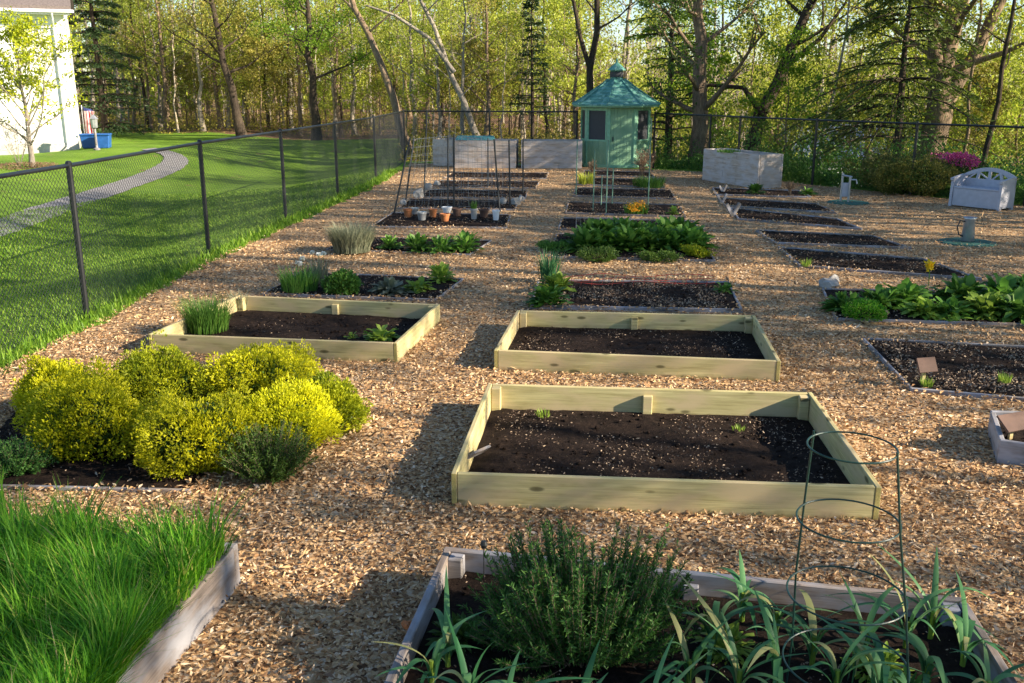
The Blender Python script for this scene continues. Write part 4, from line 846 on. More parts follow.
# markers in right beds
def sign(label, loc, rz, w_, h_, zc, tilt=-.6, mat=None, name='marker_sign'):
    t = thing(name, label, 'sign', loc, rz); MB().box((0, .02, zc / 2), (.035, .02, zc)).build('stake', M['newwood'], t)
    o = MB().box((0, 0, 0), (w_, .018, h_)).build('board', mat or M['brown'], t, bevel=.003); o.location = (0, -.01, zc); o.rotation_euler = (tilt, 0, .0); return t
sign('brown tilted marker sign on a pale stake in the bare right bed', gp(924, 384), .25, .21, .15, .20, -.5)
sign('brown plaque leaning in the grey bed corner at the right edge', gp(1012, 440, .12), .4, .30, .16, .16, -.9, name='plaque')
t = thing('leaning_board', 'small dark slat leaning inside the left corner of the large new bed', 'board', gp(478, 462, .06), R(70)); b_ = MB().box((0, 0, 0), (.34, .02, .10)).build('slat', M['oldwood'], t); b_.location = (0, 0, .08); b_.rotation_euler = (R(50), .2, 0)
for px_, py_, s_, lab in ((733, 217, 1.0, 'V-shaped pale board marker, nearest of the three'), (722, 204, .8, 'V-shaped pale board marker, middle of the three'), (723, 193, .7, 'small pale marker board nearest the right planter')):
    t = thing('v_marker', lab, 'marker', gp(px_, py_, 0), .3, 'V-shaped markers')
    for k_, ti in enumerate((-.55, .5)):
        o = MB().box((0, 0, .17 * s_), (.07 * s_, .05, .36 * s_)).build('slat', M['greywood'], t); o.rotation_euler = (0, ti, 0); o.location = (.02 * k_, .06 * k_, 0)
leafy('small green plant in front of the lone grey planter', gp(755, 193), .24, .30, 90, M['lf_veg'], 'small_plant', 'plant', seed=90)
leafy('flat green patch at the right end of the planter-side bed', gp(808, 194), .24, .12, 70, M['lf_veg'], 'small_plant', 'plant', seed=91)
twiggy('dry twiggy stalks in the middle of the planter-side bed', gp(790, 196), .45, .22, M['lf_dry'], 60, 8)
clump('planter_tuft', 'green tuft sprouting from the lone grey planter', 'plant', gp(757, 187) + Vector((-.6, 1.3, .90)), 160, .12, .35, .02, M['lf_veg'], seed=93)
clump('weed_tuft', 'pale weed tuft at the left corner of the bare right bed', 'plant', gp(806, 266), 60, .14, .08, .012, M['lf_lime'], seed=94)
clump('weed_tuft', 'small weed at the foot of the brown tilted sign', 'plant', gp(926, 386), 60, .10, .06, .010, M['lf_lime'], seed=95)
clump('weed_tuft', 'tiny weed in the right part of the bare right bed', 'plant', gp(1004, 382), 60, .10, .06, .010, M['lf_lime'], seed=96)
clump('weed_tuft', 'small weed in the back left of the large new bed', 'plant', gp(543, 416, .06), 50, .07, .06, .010, M['lf_lime'], seed=97)
clump('weed_tuft', 'small weed at the back right of the large new bed', 'plant', gp(738, 430, .06), 40, .05, .05, .010, M['lf_lime'], seed=98)
# spigot, watering can on round mats
def mat_disc(label, px_, py_, r_):
    q = G(px_, py_); t = tag(MB().lathe([(0, .03), (r_ * .5, .035), (r_ * .95, .03), (r_, .012), (r_, 0)], 28).build('round_mat', M['mat']), label, 'mat', 'round green mats'); t.location = q; return q
q = mat_disc('round dark green splash mat under the watering can', 967, 243, .52)
t = thing('watering_can', 'grey metal jug with side handle on the right green mat', 'watering can', q + Vector((0, 0, .032)), .2)
MB().lathe([(.0, 0), (.10, 0), (.12, .02), (.10, .42), (.125, .46), (.115, .46), (.09, .42), (.0, .40)], 18).build('body', M['zinc'], t, smooth=True)
MB().tube([(-.10, 0, .38), (-.20, 0, .40), (-.25, 0, .28), (-.20, 0, .14), (-.11, 0, .10)], .014, 6).build('handle', M['darkmetal'], t)
q = mat_disc('round teal splash mat under the white water spigot', 848, 203, .52)
t = thing('water_spigot', 'white pipe water spigot on the farther green mat', 'spigot', q + Vector((0, 0, .032)), 0)
MB().tube([(.0, 0, 0), (.0, 0, .62)], .03, 8).tube([(-.16, .1, .0), (-.16, .1, .72)], .03, 8).tube([(-.18, .1, .66), (.05, 0, .62)], .025, 8).build('pipe', M['zinc'], t)
MB().tube([(.0, 0, .56), (.13, -.08, .56), (.15, -.09, .46)], .02, 6).build('tap', M['zinc'], t)
MB().box((-.08, .04, .3), (.16, .05, .35)).build('panel', M['bench'], t, bevel=.01)
q = G(886, 201)
# azalea and bush
q = G(940, 196); mound('azalea_bush', 'wide olive-brown bush behind the storage bench', 'bush', (X(925, 26), 26.6, 0), 1.25, 1.1, M['lf_dusk'], 20000, .055, amp=.3, sx=1.2)
az = thing('azalea', 'bright pink flowering azalea above the left of the bench', 'bush', (X(974, 26), 27.0, -.18))
P, N = ell(700, .52, .45, .26, None, .5, -.3); P = bumpy(P, .35, 6, 1); P[:, 2] += .98; MB().leaves(P, N + rng.normal(0, .7, N.shape), .075, .06).build('blossoms', M['lf_pink'], az)
P, N = ell(3600, .95, .6, .55, None, .5, -.8); P = bumpy(P, .3, 5, 2); P[:, 2] += .66; MB().leaves(P, N + rng.normal(0, .7, N.shape), .06, .035).build('foliage', M['lf_green'], az)
MB().sticks(np.zeros((20, 3)), P[:20] * .9, .012, .004).build('stems', M['barkd'], az)

# ------------------------------------------------------------------ foreground bed: rosemary, leeks, cage
q = G(590, 700, .13); ro = thing('rosemary_bush', 'large dark green rosemary bush in the nearest grey bed', 'bush', (q.x, q.y + .42, .12))
rg = np.random.default_rng(5); mb, st = MB(), MB()
ns = 470; P0l, P1l, rl = [], [], []
C_, A_, L_ = [], [], []
for k_ in range(ns):
    a = rg.uniform(0, 6.3); rr_ = math.sqrt(rg.random()); b = np.array([math.cos(a) * rr_ * .22, math.sin(a) * rr_ * .16, 0]); out = rr_ * rg.uniform(.6, 1.15)
    hh = .64 * (1 + .25 * math.sin(a * 3 + 1) * rr_) * rg.uniform(.55, 1.0) * math.sqrt(max(.06, 1 - .80 * out * out)) * (1.12 if rg.random() < .06 else 1); e = b + np.array([math.cos(a) * out * .40, math.sin(a) * out * .30, hh]); c1 = b + (e - b) * .5 + np.array([math.cos(a) * .06 * out, math.sin(a) * .06 * out, -.08 * hh * out])
    tt = np.linspace(0, 1, 7)[:, None]; pth = (1 - tt) ** 2 * b + 2 * tt * (1 - tt) * c1 + tt ** 2 * e
    P0l.append(pth[:-1]); P1l.append(pth[1:])
    nn = 120; s_ = rg.uniform(.22, 1, nn)[:, None]; pc = (1 - s_) ** 2 * b + 2 * s_ * (1 - s_) * c1 + s_ ** 2 * e; tg = (e - c1) / np.linalg.norm(e - c1)
    C_.append(pc); A_.append(tg * .8 + rg.normal(0, .55, (nn, 3))); L_.append(rg.uniform(.022, .042, nn))
st.sticks(np.vstack(P0l), np.vstack(P1l), .003, .0022).build('twigs', M['bark'], ro)
mb.leaves(np.vstack(C_), np.vstack(A_), np.concatenate(L_), .0072, .1, rg).build('needles', M['lf_rose'], ro)
def leek(label, loc, nl, h, seed, lean=0):
    rg = np.random.default_rng(seed); t = thing('leek', label, 'leek', loc, rg.uniform(0, 3), 'leeks in the nearest bed')
    base = rg.uniform(0, 3.14); a = base + (np.arange(nl) % 2) * math.pi + rg.normal(0, .45, nl); B = np.zeros((nl, 3)); B[:, 2] = np.linspace(.02, .13, nl); B[:, :2] = np.stack([np.cos(a), np.sin(a)], 1) * .010
    MB().blades(B, h * rg.uniform(.7, 1.2, nl), rg.uniform(.024, .040, nl), a, rg.uniform(.35, 1.1, nl), rg.choice([.15, .45, .7, .9, 1.05], nl), segs=14, keel=.14, pw=3.4).build('leaves', M['lf_leek'], t, smooth=True)
    MB().tube([(0, 0, -.01), (0, 0, .16)], [.014, .012], 8).build('stalk', M['lf_lime'], t); return t
spots = [(432, 690, .46, 'leek at the left corner of the nearest bed, leaves over the board'), (448, 668, .50, 'tall leek left of the rosemary'), (470, 720, .46, 'leek in front of the rosemary left side'), (505, 735, .40, 'short leek before the rosemary, left'), (578, 735, .34, 'single upright leek before the rosemary centre'), (648, 735, .36, 'single upright leek before the rosemary right'),
    (712, 655, .46, 'leek right beside the rosemary'), (738, 700, .50, 'broad leek between rosemary and cage'), (742, 620, .34, 'small leek near the back board, left of the cage'), (775, 640, .40, 'leek near the back board behind the cage leg'), (775, 690, .50, 'leek at the left foot of the cage'), (812, 665, .46, 'leek inside the tomato cage, back'), (835, 700, .50, 'leek inside the tomato cage, front'),
    (862, 660, .44, 'leek just behind the right cage leg'), (880, 712, .50, 'leek right in front of the right cage leg'), (905, 650, .50, 'leek near the right back corner, left one'), (930, 640, .48, 'tall leek at the right back corner'), (925, 690, .44, 'drooping leek right of the cage'), (962, 668, .42, 'leek beside the right board'), (985, 712, .42, 'front right corner leek'), (688, 690, .40, 'leek tucked against the rosemary right side'), (700, 735, .4, 'leek at the bottom edge right of the rosemary')]
for k_, (px_, py_, h_, lab) in enumerate(spots): leek(lab, G(px_, py_, .13), 8 + k_ % 3, h_ * .80, 200 + k_)
for k_, (px_, py_, mt, lab) in enumerate(((875, 672, 'lf_lime', 'feathery green weed between the cage legs'), (725, 650, 'lf_lime', 'thin grassy weed near the back board of the nearest bed'), (905, 700, 'lf_veg', 'low weed between the right leeks'), (460, 640, 'lf_green', 'low dark weed under the left leeks'), (620, 600, 'lf_green', 'weedy patch behind the rosemary'), (800, 735, 'lf_green', 'dark weed at the front foot of the cage'))):
    leafy(lab, G(px_, py_, .13), .14, .12, 120, M[mt], 'weed', 'weed', seed=300 + k_, lw=.22)
cx = G(845, 718, .13); cg = thing('tomato_cage', 'dark green wire tomato cage with round hoops in the nearest bed', 'tomato cage', (cx.x, cx.y, .13))
yb = cx.y; rings = []
for py_, rp_ in ((447, 43), (520, 49.5), (594, 57), (662, 60)):
    z_ = ZH(py_, yb); dpt = yb * CP + (H - z_) * SP; r_ = rp_ / F * dpt; rings.append((r_, z_ - .13))
xc = [X(p_, yb, z_ + .13) - cx.x for p_, (r_, z_) in zip((852, 848, 846, 845), rings)]
for (r_, z_), x0 in zip(rings, xc):
    o = MB().tube([(x0 + r_ * math.cos(a), r_ * math.sin(a), z_) for a in np.linspace(0, 6.2832, 49)], .0045, 6, cap=False).build('ring', M['cage'], cg)
for a in (R(-37), R(130)):
    pts = [(x0 + (r_ + .004) * math.cos(a), (r_ + .004) * math.sin(a), z_) for (r_, z_), x0 in zip(rings, xc)]
    d = (np.array(pts[0]) - np.array(pts[2])); top = np.array(pts[0]) + d * .03; bt = np.array(pts[3]) - d / d[2] * (pts[3][2] + .10)
    MB().tube([top] + pts + [bt], .0050, 6).build('leg', M['cage'], cg)
q = G(484, 578, .13); t = thing('plant_marker', 'black round-headed plant marker left of the rosemary', 'marker', q)
MB().tube([(0, 0, -.03), (0, 0, .20)], .004, 6).build('stem', M['darkmetal'], t); MB().lathe([(0, .19), (.016, .195), (.022, .215), (.016, .235), (0, .24)], 12).build('head', M['black'], t)
rock('orange_pebble', 'small orange stone by the left board of the nearest bed', G(407, 628, .13), .03, M['terra'], .8, seed=22)

# ------------------------------------------------------------------ trees
def bent(p0, p1, n_, wob, rg):
    t = np.linspace(0, 1, n_)[:, None]; P = p0 + (p1 - p0) * t; L = np.linalg.norm(p1 - p0)
    W = np.cumsum(rg.normal(0, 1, (n_, 3)), 0); W -= W[0] + (W[-1] - W[0]) * t; return P + W * wob * L / n_
def decid(name, label, Ht, r, seed, nb=15, bs=.3, bl=.30, nleaf=2500, ls=.13, lm='lf_yel', bm_='bark', lean=(0, 0), up=.55, fork=None, wob=.10, low=0, spread=.16, group=None, cat='tree', tiers=0, limbs=()):
    rg = np.random.default_rng(seed); t = thing(name, label, cat, (0, 0, 0), 0, group); mb = MB()
    top = np.array([lean[0], lean[1], Ht], float); P = bent(np.zeros(3), top, 11, wob, rg); P[0] = 0
    tt = np.linspace(0, 1, 11); rad = r * (1 - .80 * tt) * (1 + .5 * np.exp(-tt * 22)); P0 = P.copy(); P0[0, 2] = -.4
    mb.tube(P0, rad, 9)
    if fork:
        for (f0, dx, dy) in fork:
            a = P[int(f0 * 10)]; e = a + np.array([dx, dy, Ht * (1 - f0) * .95]); mb.tube(bent(a, e, 7, .12, rg), rad[int(f0 * 10)] * .72 * (1 - .8 * np.linspace(0, 1, 7)), 7)
    for pts_, r_ in limbs: mb.tube(pts_, np.linspace(r_, r_ * .35, len(pts_)), 7)
    S0, S1, ra, rb, anchors = [], [], [], [], []
    for k_ in range(nb):
        f = bs + (1 - bs) * ((k_ + rg.random()) / nb); i_ = min(9, int(f * 10)); a0 = P[i_] + (P[i_ + 1] - P[i_]) * (f * 10 - i_)
        az_ = k_ * 2.4 + rg.normal(0, .5); L = Ht * bl * (1.15 - .75 * (f - bs) / (1 - bs)) * rg.uniform(.6, 1.2); u_ = up * rg.uniform(.5, 1.3)
        e = a0 + np.array([math.cos(az_) * L, math.sin(az_) * L, L * u_]); Q = bent(a0, e, 6, .16, rg); Q[:, 2] += np.linspace(0, 1, 6) ** 2 * L * .15; rr_ = max(.012, r * (1 - .8 * f) * .42)
        mb.tube(Q, rr_ * (1 - .75 * np.linspace(0, 1, 6)), 5, cap=False)
        for j_ in range(6):
            g_ = rg.uniform(.25, 1); q_ = min(4, int(g_ * 5)); s0 = Q[q_] + (Q[q_ + 1] - Q[q_]) * (g_ * 5 - q_); d = rg.normal(0, 1, 3); d[2] = abs(d[2]) * .6 + .1; d /= np.linalg.norm(d); d = d * .8 + (e - a0) / L * .5
            l2 = L * rg.uniform(.2, .42); s1 = s0 + d * l2; S0.append(s0); S1.append(s1); ra.append(rr_ * .35); rb.append(rr_ * .15)
            for m_ in range(4):
                s2 = s0 + (s1 - s0) * rg.uniform(.3, 1); d2 = rg.normal(0, 1, 3); d2 /= np.linalg.norm(d2); s3 = s2 + (d2 * .6 + d * .5) * l2 * .45; S0.append(s2); S1.append(s3); ra.append(rr_ * .15); rb.append(.004); anchors += [s3, (s2 + s3) / 2]
            anchors.append(s1)
    for k_ in range(low):   # young shoots low on the stem
        a0 = P[rg.integers(1, 5)]; d = rg.normal(0, 1, 3); d[2] = abs(d[2]) * .5; s1 = a0 + d * Ht * .05; S0.append(a0); S1.append(s1); ra.append(.012); rb.append(.004); anchors += [s1] * 3
    mb.sticks(S0, S1, np.array(ra), np.array(rb)).build('trunk', M[bm_], t, smooth=True)
    if nleaf:
        A = np.array(anchors); w_ = rg.random(len(A)) ** 2.5; w_ /= w_.sum(); idx = rg.choice(len(A), nleaf, p=w_)
        C = A[idx] + rg.normal(0, 1, (nleaf, 3)) * Ht * spread * .22 * np.array([1, 1, .6]); ax = rg.normal(size=(nleaf, 3)); ax[:, 2] -= .3
        MB().leaves(C, ax, ls * rg.uniform(.6, 1.3, nleaf), ls * .62 * rg.uniform(.7, 1.2, nleaf), .2, rg).build('crown', M[lm], t)
    return t
def conifer(name, label, Ht, r, wide, seed, nleaf=9000, ls=.16, lm='lf_dark', droop=.25, z0=.08, gaps=.35, layers=26, group=None, topw=.1, bm_='barkd'):
    rg = np.random.default_rng(seed); t = thing(name, label, 'tree', (0, 0, 0), 0, group); mb = MB(); mb.tube(bent(np.array([0, 0, -.3]), np.array([rg.normal(0, .1), 0, Ht]), 8, .03, rg), r * (1 - .85 * np.linspace(0, 1, 8)), 8)
    S0, S1, ra, C, A = [], [], [], [], []
    per = max(1, nleaf // (layers * 6))
    for k_ in range(layers):
        f = z0 + (1 - z0) * (k_ + rg.random() * .8) / layers
        for j_ in range(6):
            if rg.random() < gaps: continue
            az_ = rg.uniform(0, 6.3); L = wide * (topw + (1 - topw) * (1 - f)) * rg.uniform(.55, 1.15); d = np.array([math.cos(az_), math.sin(az_), 0]); n_ = 6
            s_ = np.linspace(0, 1, n_)[:, None]; Q = np.array([0, 0, f * Ht]) + d * L * s_; Q[:, 2:] += (.22 * s_ - droop * 1.7 * s_ ** 2) * L * .9
            S0 += list(Q[:-1]); S1 += list(Q[1:]); ra += [r * .22 * (1 - .8 * q / n_) for q in range(n_ - 1)]
            q = np.sqrt(rg.uniform(.04, 1, per))[:, None]; sd = np.array([-d[1], d[0], 0]); wd = rg.normal(0, .17, (per, 1)) * L * (1.1 - .6 * q)
            c_ = np.array([0, 0, f * Ht]) + d * L * q + sd * wd; c_[:, 2:] += (.22 * q - droop * 1.7 * q ** 2) * L * .9 - np.abs(wd) * .25 + rg.normal(0, .05, (per, 1)); C.append(c_)
            A.append(d * .7 + sd * np.sign(wd) * .6 + rg.normal(0, .35, (per, 3)) + np.array([0, 0, -.25]))
    mb.sticks(S0, S1, np.array(ra)).build('trunk', M[bm_], t, smooth=True); C = np.vstack(C); A = np.vstack(A)
    MB().leaves(C, A, ls * rg.uniform(.6, 1.3, len(C)), ls * .38, .15, rg).build('crown', M[lm], t); return t
def put(t, px_, Y, rz=0, z=None, s=1):
    x_ = X(px_, Y, 0); t.location = (x_, Y, T(x_, Y) if z is None else z); t.rotation_euler = (0, 0, rz); t.scale = (s, s, s); return t
def lean_px(Ht, Y, dpx, topy=0):   # sideways lean so that at the picture's top the stem has moved dpx
    return dpx / F * Y * Ht / max(.5, ZH(topy, Y) - 0)

# named trees
put(decid('tall_tree', 'dark straight trunk with wide limbs at the lawn edge, left of the bright tree', 13, .25, 11, nb=18, bs=.22, bl=.28, nleaf=4200, lm='lf_olive', bm_='barkd', lean=(lean_px(13, 56, -26), 0), up=.35, ls=.17), 243, 56)
put(decid('bright_tree', 'bright green leafed tree at the wood edge above the fence', 11, .24, 12, nb=18, bs=.28, bl=.24, nleaf=7000, lm='lf_bright', bm_='barkd', lean=(-.3, 0), ls=.15), 316, 52)
put(decid('leaning_tree', 'grey leaning trunk just behind the left end of the back fence', 13, .20, 13, nb=12, bs=.4, bl=.22, nleaf=900, bm_='bark', lean=(lean_px(13, 43, -48), 1.0)), 412, 43)
put(decid('leaning_tree', 'pale smooth trunk leaning left with a long bare limb, behind the planters', 11, .15, 14, nb=9, bs=.5, bl=.24, nleaf=500, bm_='barkg', lean=(lean_px(11, 42, -62), .5), limbs=(([(-1.55, .1, 3.6), (-2.6, .1, 5.0), (-4.0, 0, 5.9), (-5.2, 0, 6.3)], .11),)), 491, 42)
put(decid('leaning_tree', 'dark tree leaning right with a forked top beside the grey planter', 12, .30, 15, nb=10, bs=.40, bl=.26, nleaf=300, bm_='barkd', lean=(lean_px(12, 38, 52), .4), limbs=(([(.75, 0, 2.3), (-.2, 0, 3.5), (-1.5, .1, 3.6), (-2.4, .1, 3.2)], .12), ([(1.4, 0, 4.3), (2.6, 0, 5.3), (3.6, 0, 6.8)], .12))), 744, 38)
put(decid('thick_tree', 'thick brown trunk with green foliage, between the gazebo and the dark leaning tree', 10, .38, 16, nb=16, bs=.20, bl=.26, nleaf=5500, lm='lf_green', bm_='bark', lean=(-.3, 0)), 697, 37.5)
put(decid('oak_tree', 'massive forked oak trunk behind the bench', 10, .58, 17, nb=12, bs=.42, bl=.30, nleaf=3000, lm='lf_olive', bm_='bark', lean=(1.5, .5), fork=((.3, 3.4, .4), (.4, -1.6, .3)), wob=.08), 922, 34, z=-1.2)
put(conifer('hemlock_tree', 'drooping layered hemlock behind the right fence', 9, .17, 5.2, 18, nleaf=15000, ls=.17, lm='lf_hem', droop=.30, z0=.22, gaps=.30), 893, 32, z=-.8)
put(conifer('cedar_tree', 'small dark cedar behind the back fence in the centre', 7.4, .11, 1.7, 19, nleaf=5000, ls=.16, droop=.1, z0=.22, gaps=.45), 532, 46)
put(conifer('spruce_tree', 'tall dark evergreen at the corner of the white house', 12, .22, 3.0, 20, nleaf=16000, ls=.20, droop=.2, z0=.02, gaps=.1), 106, 55)
put(conifer('evergreen_tree', 'loose bright green evergreen right behind the gazebo', 10, .2, 3.3, 21, nleaf=12000, ls=.17, lm='lf_bright', droop=.15, z0=.14, gaps=.3, topw=.4), 668, 42)
put(decid('straight_tree', 'dark twin-forked tree directly behind the gazebo roof', 13, .19, 22, nb=9, bs=.35, bl=.2, nleaf=500, bm_='barkd', fork=((.3, -1.7, .2),), lean=(.25, 0)), 588, 41)
put(decid('slim_tree', 'slim straight dark trunk at the right between oak and picture edge', 12, .10, 23, nb=10, bs=.35, bl=.18, nleaf=1200, bm_='barkd', lean=(.3, 0)), 985, 31, z=-1)
put(decid('slim_tree', 'second slim trunk, just right of the oak', 12, .07, 24, nb=9, bs=.4, bl=.16, nleaf=900, bm_='bark', lean=(-.2, 0)), 962, 33, z=-1)
put(decid('slim_tree', 'slim pale trunk in front of the hemlock, left of its stem', 11, .07, 25, nb=9, bs=.4, bl=.18, nleaf=700, bm_='barkg', lean=(.4, 0)), 822, 36, z=-1)
# small tree by the house
q = GT(32, 167); st_ = decid('small_tree', 'small multi-stemmed tree with pale new leaves in front of the white house', 4.6, .10, 26, nb=30, bs=.14, bl=.38, nleaf=6500, ls=.12, lm='lf_goldg', bm_='barkg', up=1.15, wob=.05, spread=.13); st_.location = q
q2 = GT(10, 176)
twiggy('bare whitish twiggy shrub under the small tree by the house', (q.x - .3, q.y - .3, q.z), 2.0, 1.15, M['lf_white'], 500, 41, bm_='barkg', ls=.06)
mound('red_mulch_ring', 'low reddish plants round the foot of the small tree', 'plant', (q.x, q.y - .5, q.z), 1.1, .16, M['lf_dry'], 1500, .06, core=False, rosette=False)

# woods: a few kinds, copied
LAB = ['tall slim woodland tree with sparse yellow-green leaves in the woods behind the garden', 'tall grey-barked woodland tree, nearly bare, in the woods behind the garden', 'brown-barked woodland tree with olive leaves in the woods behind the garden', 'dark-barked woodland tree with thin upper branches in the woods behind the garden',
       'young understory tree with fresh yellow leaves in the woods', 'young understory tree with bright green leaves in the woods', 'bushy olive understory tree in the woods']
GW_ = 'woodland trees behind the garden'
kinds = [decid('woodland_tree', LAB[0], 15, .19, 101, nb=14, bs=.28, bl=.18, nleaf=1900, ls=.22, lm='lf_yel', bm_='bark', group=GW_, low=10),
         decid('woodland_tree', LAB[1], 15, .22, 102, nb=12, bs=.35, bl=.20, nleaf=1000, ls=.22, lm='lf_yel', bm_='barkg', group=GW_),
         decid('woodland_tree', LAB[2], 15, .24, 103, nb=16, bs=.22, bl=.22, nleaf=2000, ls=.24, lm='lf_olive', bm_='bark', group=GW_, low=8),
         decid('woodland_tree', LAB[3], 16, .15, 104, nb=11, bs=.30, bl=.18, nleaf=1300, ls=.24, lm='lf_yel', bm_='barkd', group=GW_, lean=(.8, 0)),
         decid('understory_tree', LAB[4], 7.5, .06, 105, nb=18, bs=.12, bl=.28, nleaf=2600, ls=.17, lm='lf_yel', bm_='bark', group=GW_, wob=.14),
         decid('understory_tree', LAB[5], 6.5, .06, 106, nb=18, bs=.12, bl=.30, nleaf=2600, ls=.16, lm='lf_bright', bm_='bark', group=GW_, wob=.14),
         decid('understory_tree', LAB[6], 5.5, .05, 107, nb=20, bs=.08, bl=.34, nleaf=3000, ls=.15, lm='lf_olive', bm_='bark', group=GW_, wob=.14)]
LAB.append('thin bare pole-like sapling with a pale trunk in the woods')
kinds.append(decid('bare_sapling', LAB[7], 13, .085, 108, nb=9, bs=.45, bl=.14, nleaf=160, ls=.2, lm='lf_yel', bm_='barkp', group=GW_, lean=(.5, 0), wob=.08))
used = set(); wr_ = np.random.default_rng(55)
def wood(px_, Y, kd):
    x_ = X(px_, Y, 0); z_ = T(x_, Y); t = kinds[kd]; s_ = wr_.uniform(.85, 1.1) * ((ZH(-10, Y) + 1.5 - z_) / 15 if kd < 4 or kd == 7 else min(1, (ZH(40, Y) - z_) / 6))
    if kd not in used: used.add(kd); t.location = (x_, Y, z_); t.rotation_euler = (0, 0, wr_.uniform(0, 6)); t.scale = (s_,) * 3; return t
    return copy_tree(t, (x_, Y, z_), wr_.uniform(0, 6), s_)
cnt = 0
for Y0, n_, lo, hi in ((60, 34, 115, 400), (70, 30, 90, 430), (80, 26, 60, 470), (92, 24, 0, 560), (45, 12, 430, 590), (52, 18, 400, 600), (60, 15, 410, 640), (72, 11, 470, 760), (86, 9, 500, 900)):
    for k_ in range(n_):
        px_ = lo + (hi - lo) * (k_ + wr_.random()) / n_; Y = Y0 * wr_.uniform(.95, 1.08); kd = int(wr_.choice(8, p=[.15, .17, .10, .13, .10, .04, .07, .24])); wood(px_, Y, kd); cnt += 1
for Y0, n_, lo, hi, ks in ((36, 7, 780, 1100, (4, 5, 6)), (42, 12, 680, 1120, (4, 5, 6, 3)), (50, 9, 620, 1100, (3, 4, 5, 1)), (62, 7, 640, 1120, (1, 4, 3, 5)), (74, 6, 760, 1100, (0, 3, 1, 4))):
    for k_ in range(n_):
        px_ = lo + (hi - lo) * (k_ + wr_.random()) / n_; wood(px_, Y0 * wr_.uniform(.96, 1.06), int(wr_.choice(ks))); cnt += 1
# trees standing outside the picture to the right: their shade falls over the garden
SL = 'tall woodland tree standing to the right of the garden'
for x_, Y, kd, s_ in ((18, -4, 2, .85), (24, -3, 1, 1.0), (20, 2, 3, .9), (27, 4, 1, 1), (21, 7, 3, .9), (30, 10, 3, 1), (25, 14, 1, .9), (21, 19, 3, .8), (29, 22, 1, .9), (26, -10, 2, .9), (19, 12, 3, .7), (18.5, 15, 1, .6), (23, 10, 1, .8), (19.5, 17, 3, .9), (24, 20, 3, .9), (18.5, 9.5, 1, .55), (22, 4.5, 1, .7), (20.5, 14, 3, .8), (19, 21, 1, .6), (23, 24, 3, .8), (26, 17.5, 3, .9), (19, .2, 1, .6), (22.5, 12.4, 3, .7), (21, 26.5, 1, .7), (18.6, 24, 3, .6), (25, 7.5, 0, 1.4), (24, 17, 3, 1.4), (27, 27, 2, 1.3), (28, 12, 1, 1.5), (19, 7, 0, .8), (20, 18.5, 0, .85), (19, 25, 6, 1.2), (31, 17, 0, 1.5), (22, -2.5, 3, .9)):
    copy_tree(kinds[kd], (x_, Y, T(x_, Y)), x_ * 1.7, s_, SL, 'woodland trees beside the garden')

# distant wooded rise closing the view
n_ = 34000; Y = wr_.uniform(98, 112, n_); X_ = wr_.uniform(-.66, .72, n_) * Y
zt_ = 12.5 + 2.0 * np.sin(X_ * .09 + 1) + 2 * np.sin(X_ * .23); zt_ = np.where(X_ > 5, 2.5 + 2.5 * np.sin(X_ * .15) ** 2 + np.maximum(0, X_ - 40) * .10, zt_); zb_ = terrain(X_, Y)
C = np.stack([X_, Y, zb_ + (zt_ - zb_) * wr_.random(n_) ** 1.1], 1)
tag(MB().leaves(C, wr_.normal(size=(n_, 3)), wr_.uniform(.3, .8, n_), wr_.uniform(.25, .5, n_)).build('far_woodland', M['lf_yel']), 'hazy mass of spring woodland closing the view behind the tree trunks', 'woods', kind='stuff')
n_ = 400; Yt = wr_.uniform(96, 130, n_); Xt = wr_.uniform(-.6, .6, n_) * Yt; zb_ = terrain(Xt, Yt)
tag(MB().sticks(np.stack([Xt, Yt, zb_ - .5], 1), np.stack([Xt + wr_.normal(0, .8, n_), Yt, zb_ + 12], 1), .17, .08).build('far_woodland_trunks', M['barkg']), 'thin grey trunks deep in the far woodland', 'woods', kind='stuff')
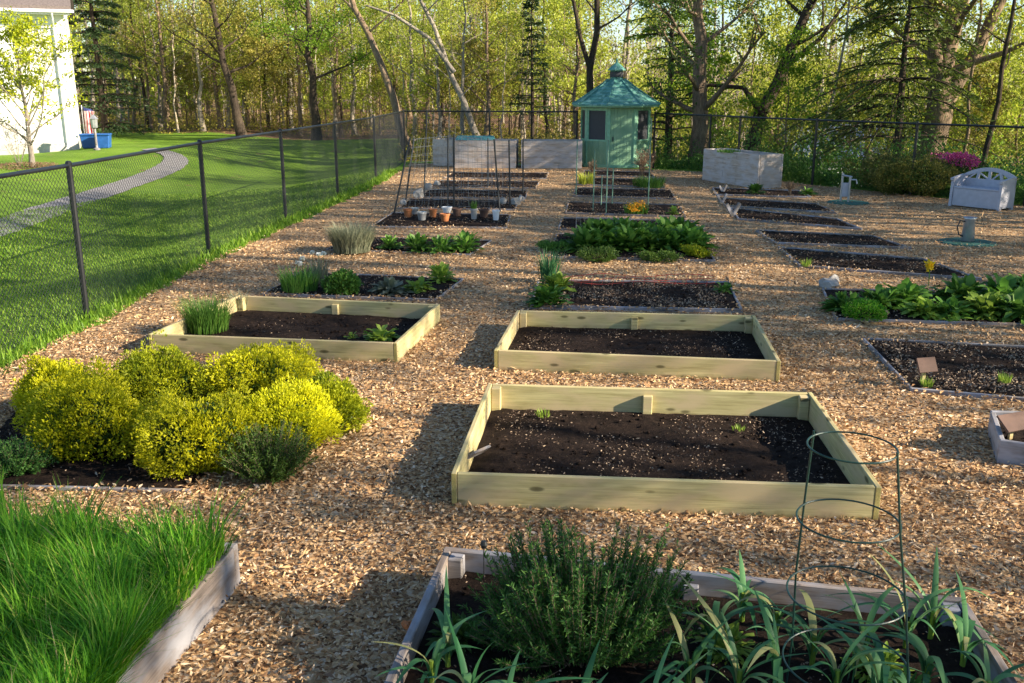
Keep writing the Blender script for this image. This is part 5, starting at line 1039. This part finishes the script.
# undergrowth behind the right fence and at the wood edge
n_ = 42000; u_ = wr_.random(n_); px_ = 655 + 520 * u_; yb_ = np.interp(px_, [655, 708, 812, 910, 1024, 1190], [35.8, BACK[2].y, BACK[3].y, BACK[4].y, BACK[5].y, BACK[6].y])
Y = yb_ + .25 + 7 * wr_.random(n_) ** 1.5; X_ = (px_ - 512) / F * (Y * CP + H * SP); hh = (.25 + 1.5 * (.5 + .5 * np.sin(X_ * 1.7) * np.cos(Y * 1.3 + X_ * .6)) * np.clip((Y - yb_) / 2.0, .15, 1)) 
C = np.stack([X_, Y, terrain(X_, Y) + hh * wr_.random(n_)], 1); ax = wr_.normal(size=(n_, 3)); ax[:, 2] += .8
tag(MB().leaves(C, ax, wr_.uniform(.06, .15, n_), wr_.uniform(.03, .08, n_)).build('undergrowth', M['lf_veg']), 'green undergrowth and daylily leaves along the outside of the right fence', 'undergrowth', kind='stuff')
n_ = 26000; px_ = wr_.uniform(90, 640, n_); Y = np.where(px_ > 400, wr_.uniform(38, 60, n_), wr_.uniform(58, 85, n_)); X_ = (px_ - 512) / F * (Y * CP + H * SP)
C = np.stack([X_, Y, terrain(X_, Y) + wr_.random(n_) ** 2 * (.5 + .7 * np.sin(X_ * .8) ** 2)], 1)
tag(MB().leaves(C, wr_.normal(size=(n_, 3)), wr_.uniform(.08, .22, n_), wr_.uniform(.05, .12, n_)).build('forest_undergrowth', M['lf_olive']), 'sparse low growth on the floor of the woods', 'undergrowth', kind='stuff')
# far house below the slope
Yh = 62; xh = X(868, Yh, -2); fh = thing('far_house', 'blue-grey roofed house seen through the trees below the right fence', 'house', (xh, Yh, -5.2))
MB().box((0, 3, 1.8), (9, 6, 3.6)).build('wall', plain('far_wall', (.45, .47, .5)), fh)
MB().prism([(-.5, 3.5), (3, 5.6), (6.5, 3.5)], (0, 1, 0), (0, 0, 1), (-5, 0, 0), (10, 0, 0)).build('roof', plain('blue_shingle', (.08, .12, .20), .9), fh)
MB().box((0, -.1, 2.9), (9.4, .1, .12)).build('porch_rail', M['white'], fh)
pr = thing('pool_fence', 'white railing fence in front of the blue-grey roofed house', 'fence', (xh - 4, Yh - 3, -4.6)); mb = MB().box((4.5, 0, 2.3), (9, .08, .10)).box((4.5, 0, 1.5), (9, .06, .08))
for k_ in range(10): mb.box((k_, 0, 1.2), (.12, .12, 2.4))
mb.build('railing', M['white'], pr)
print('woods', cnt)
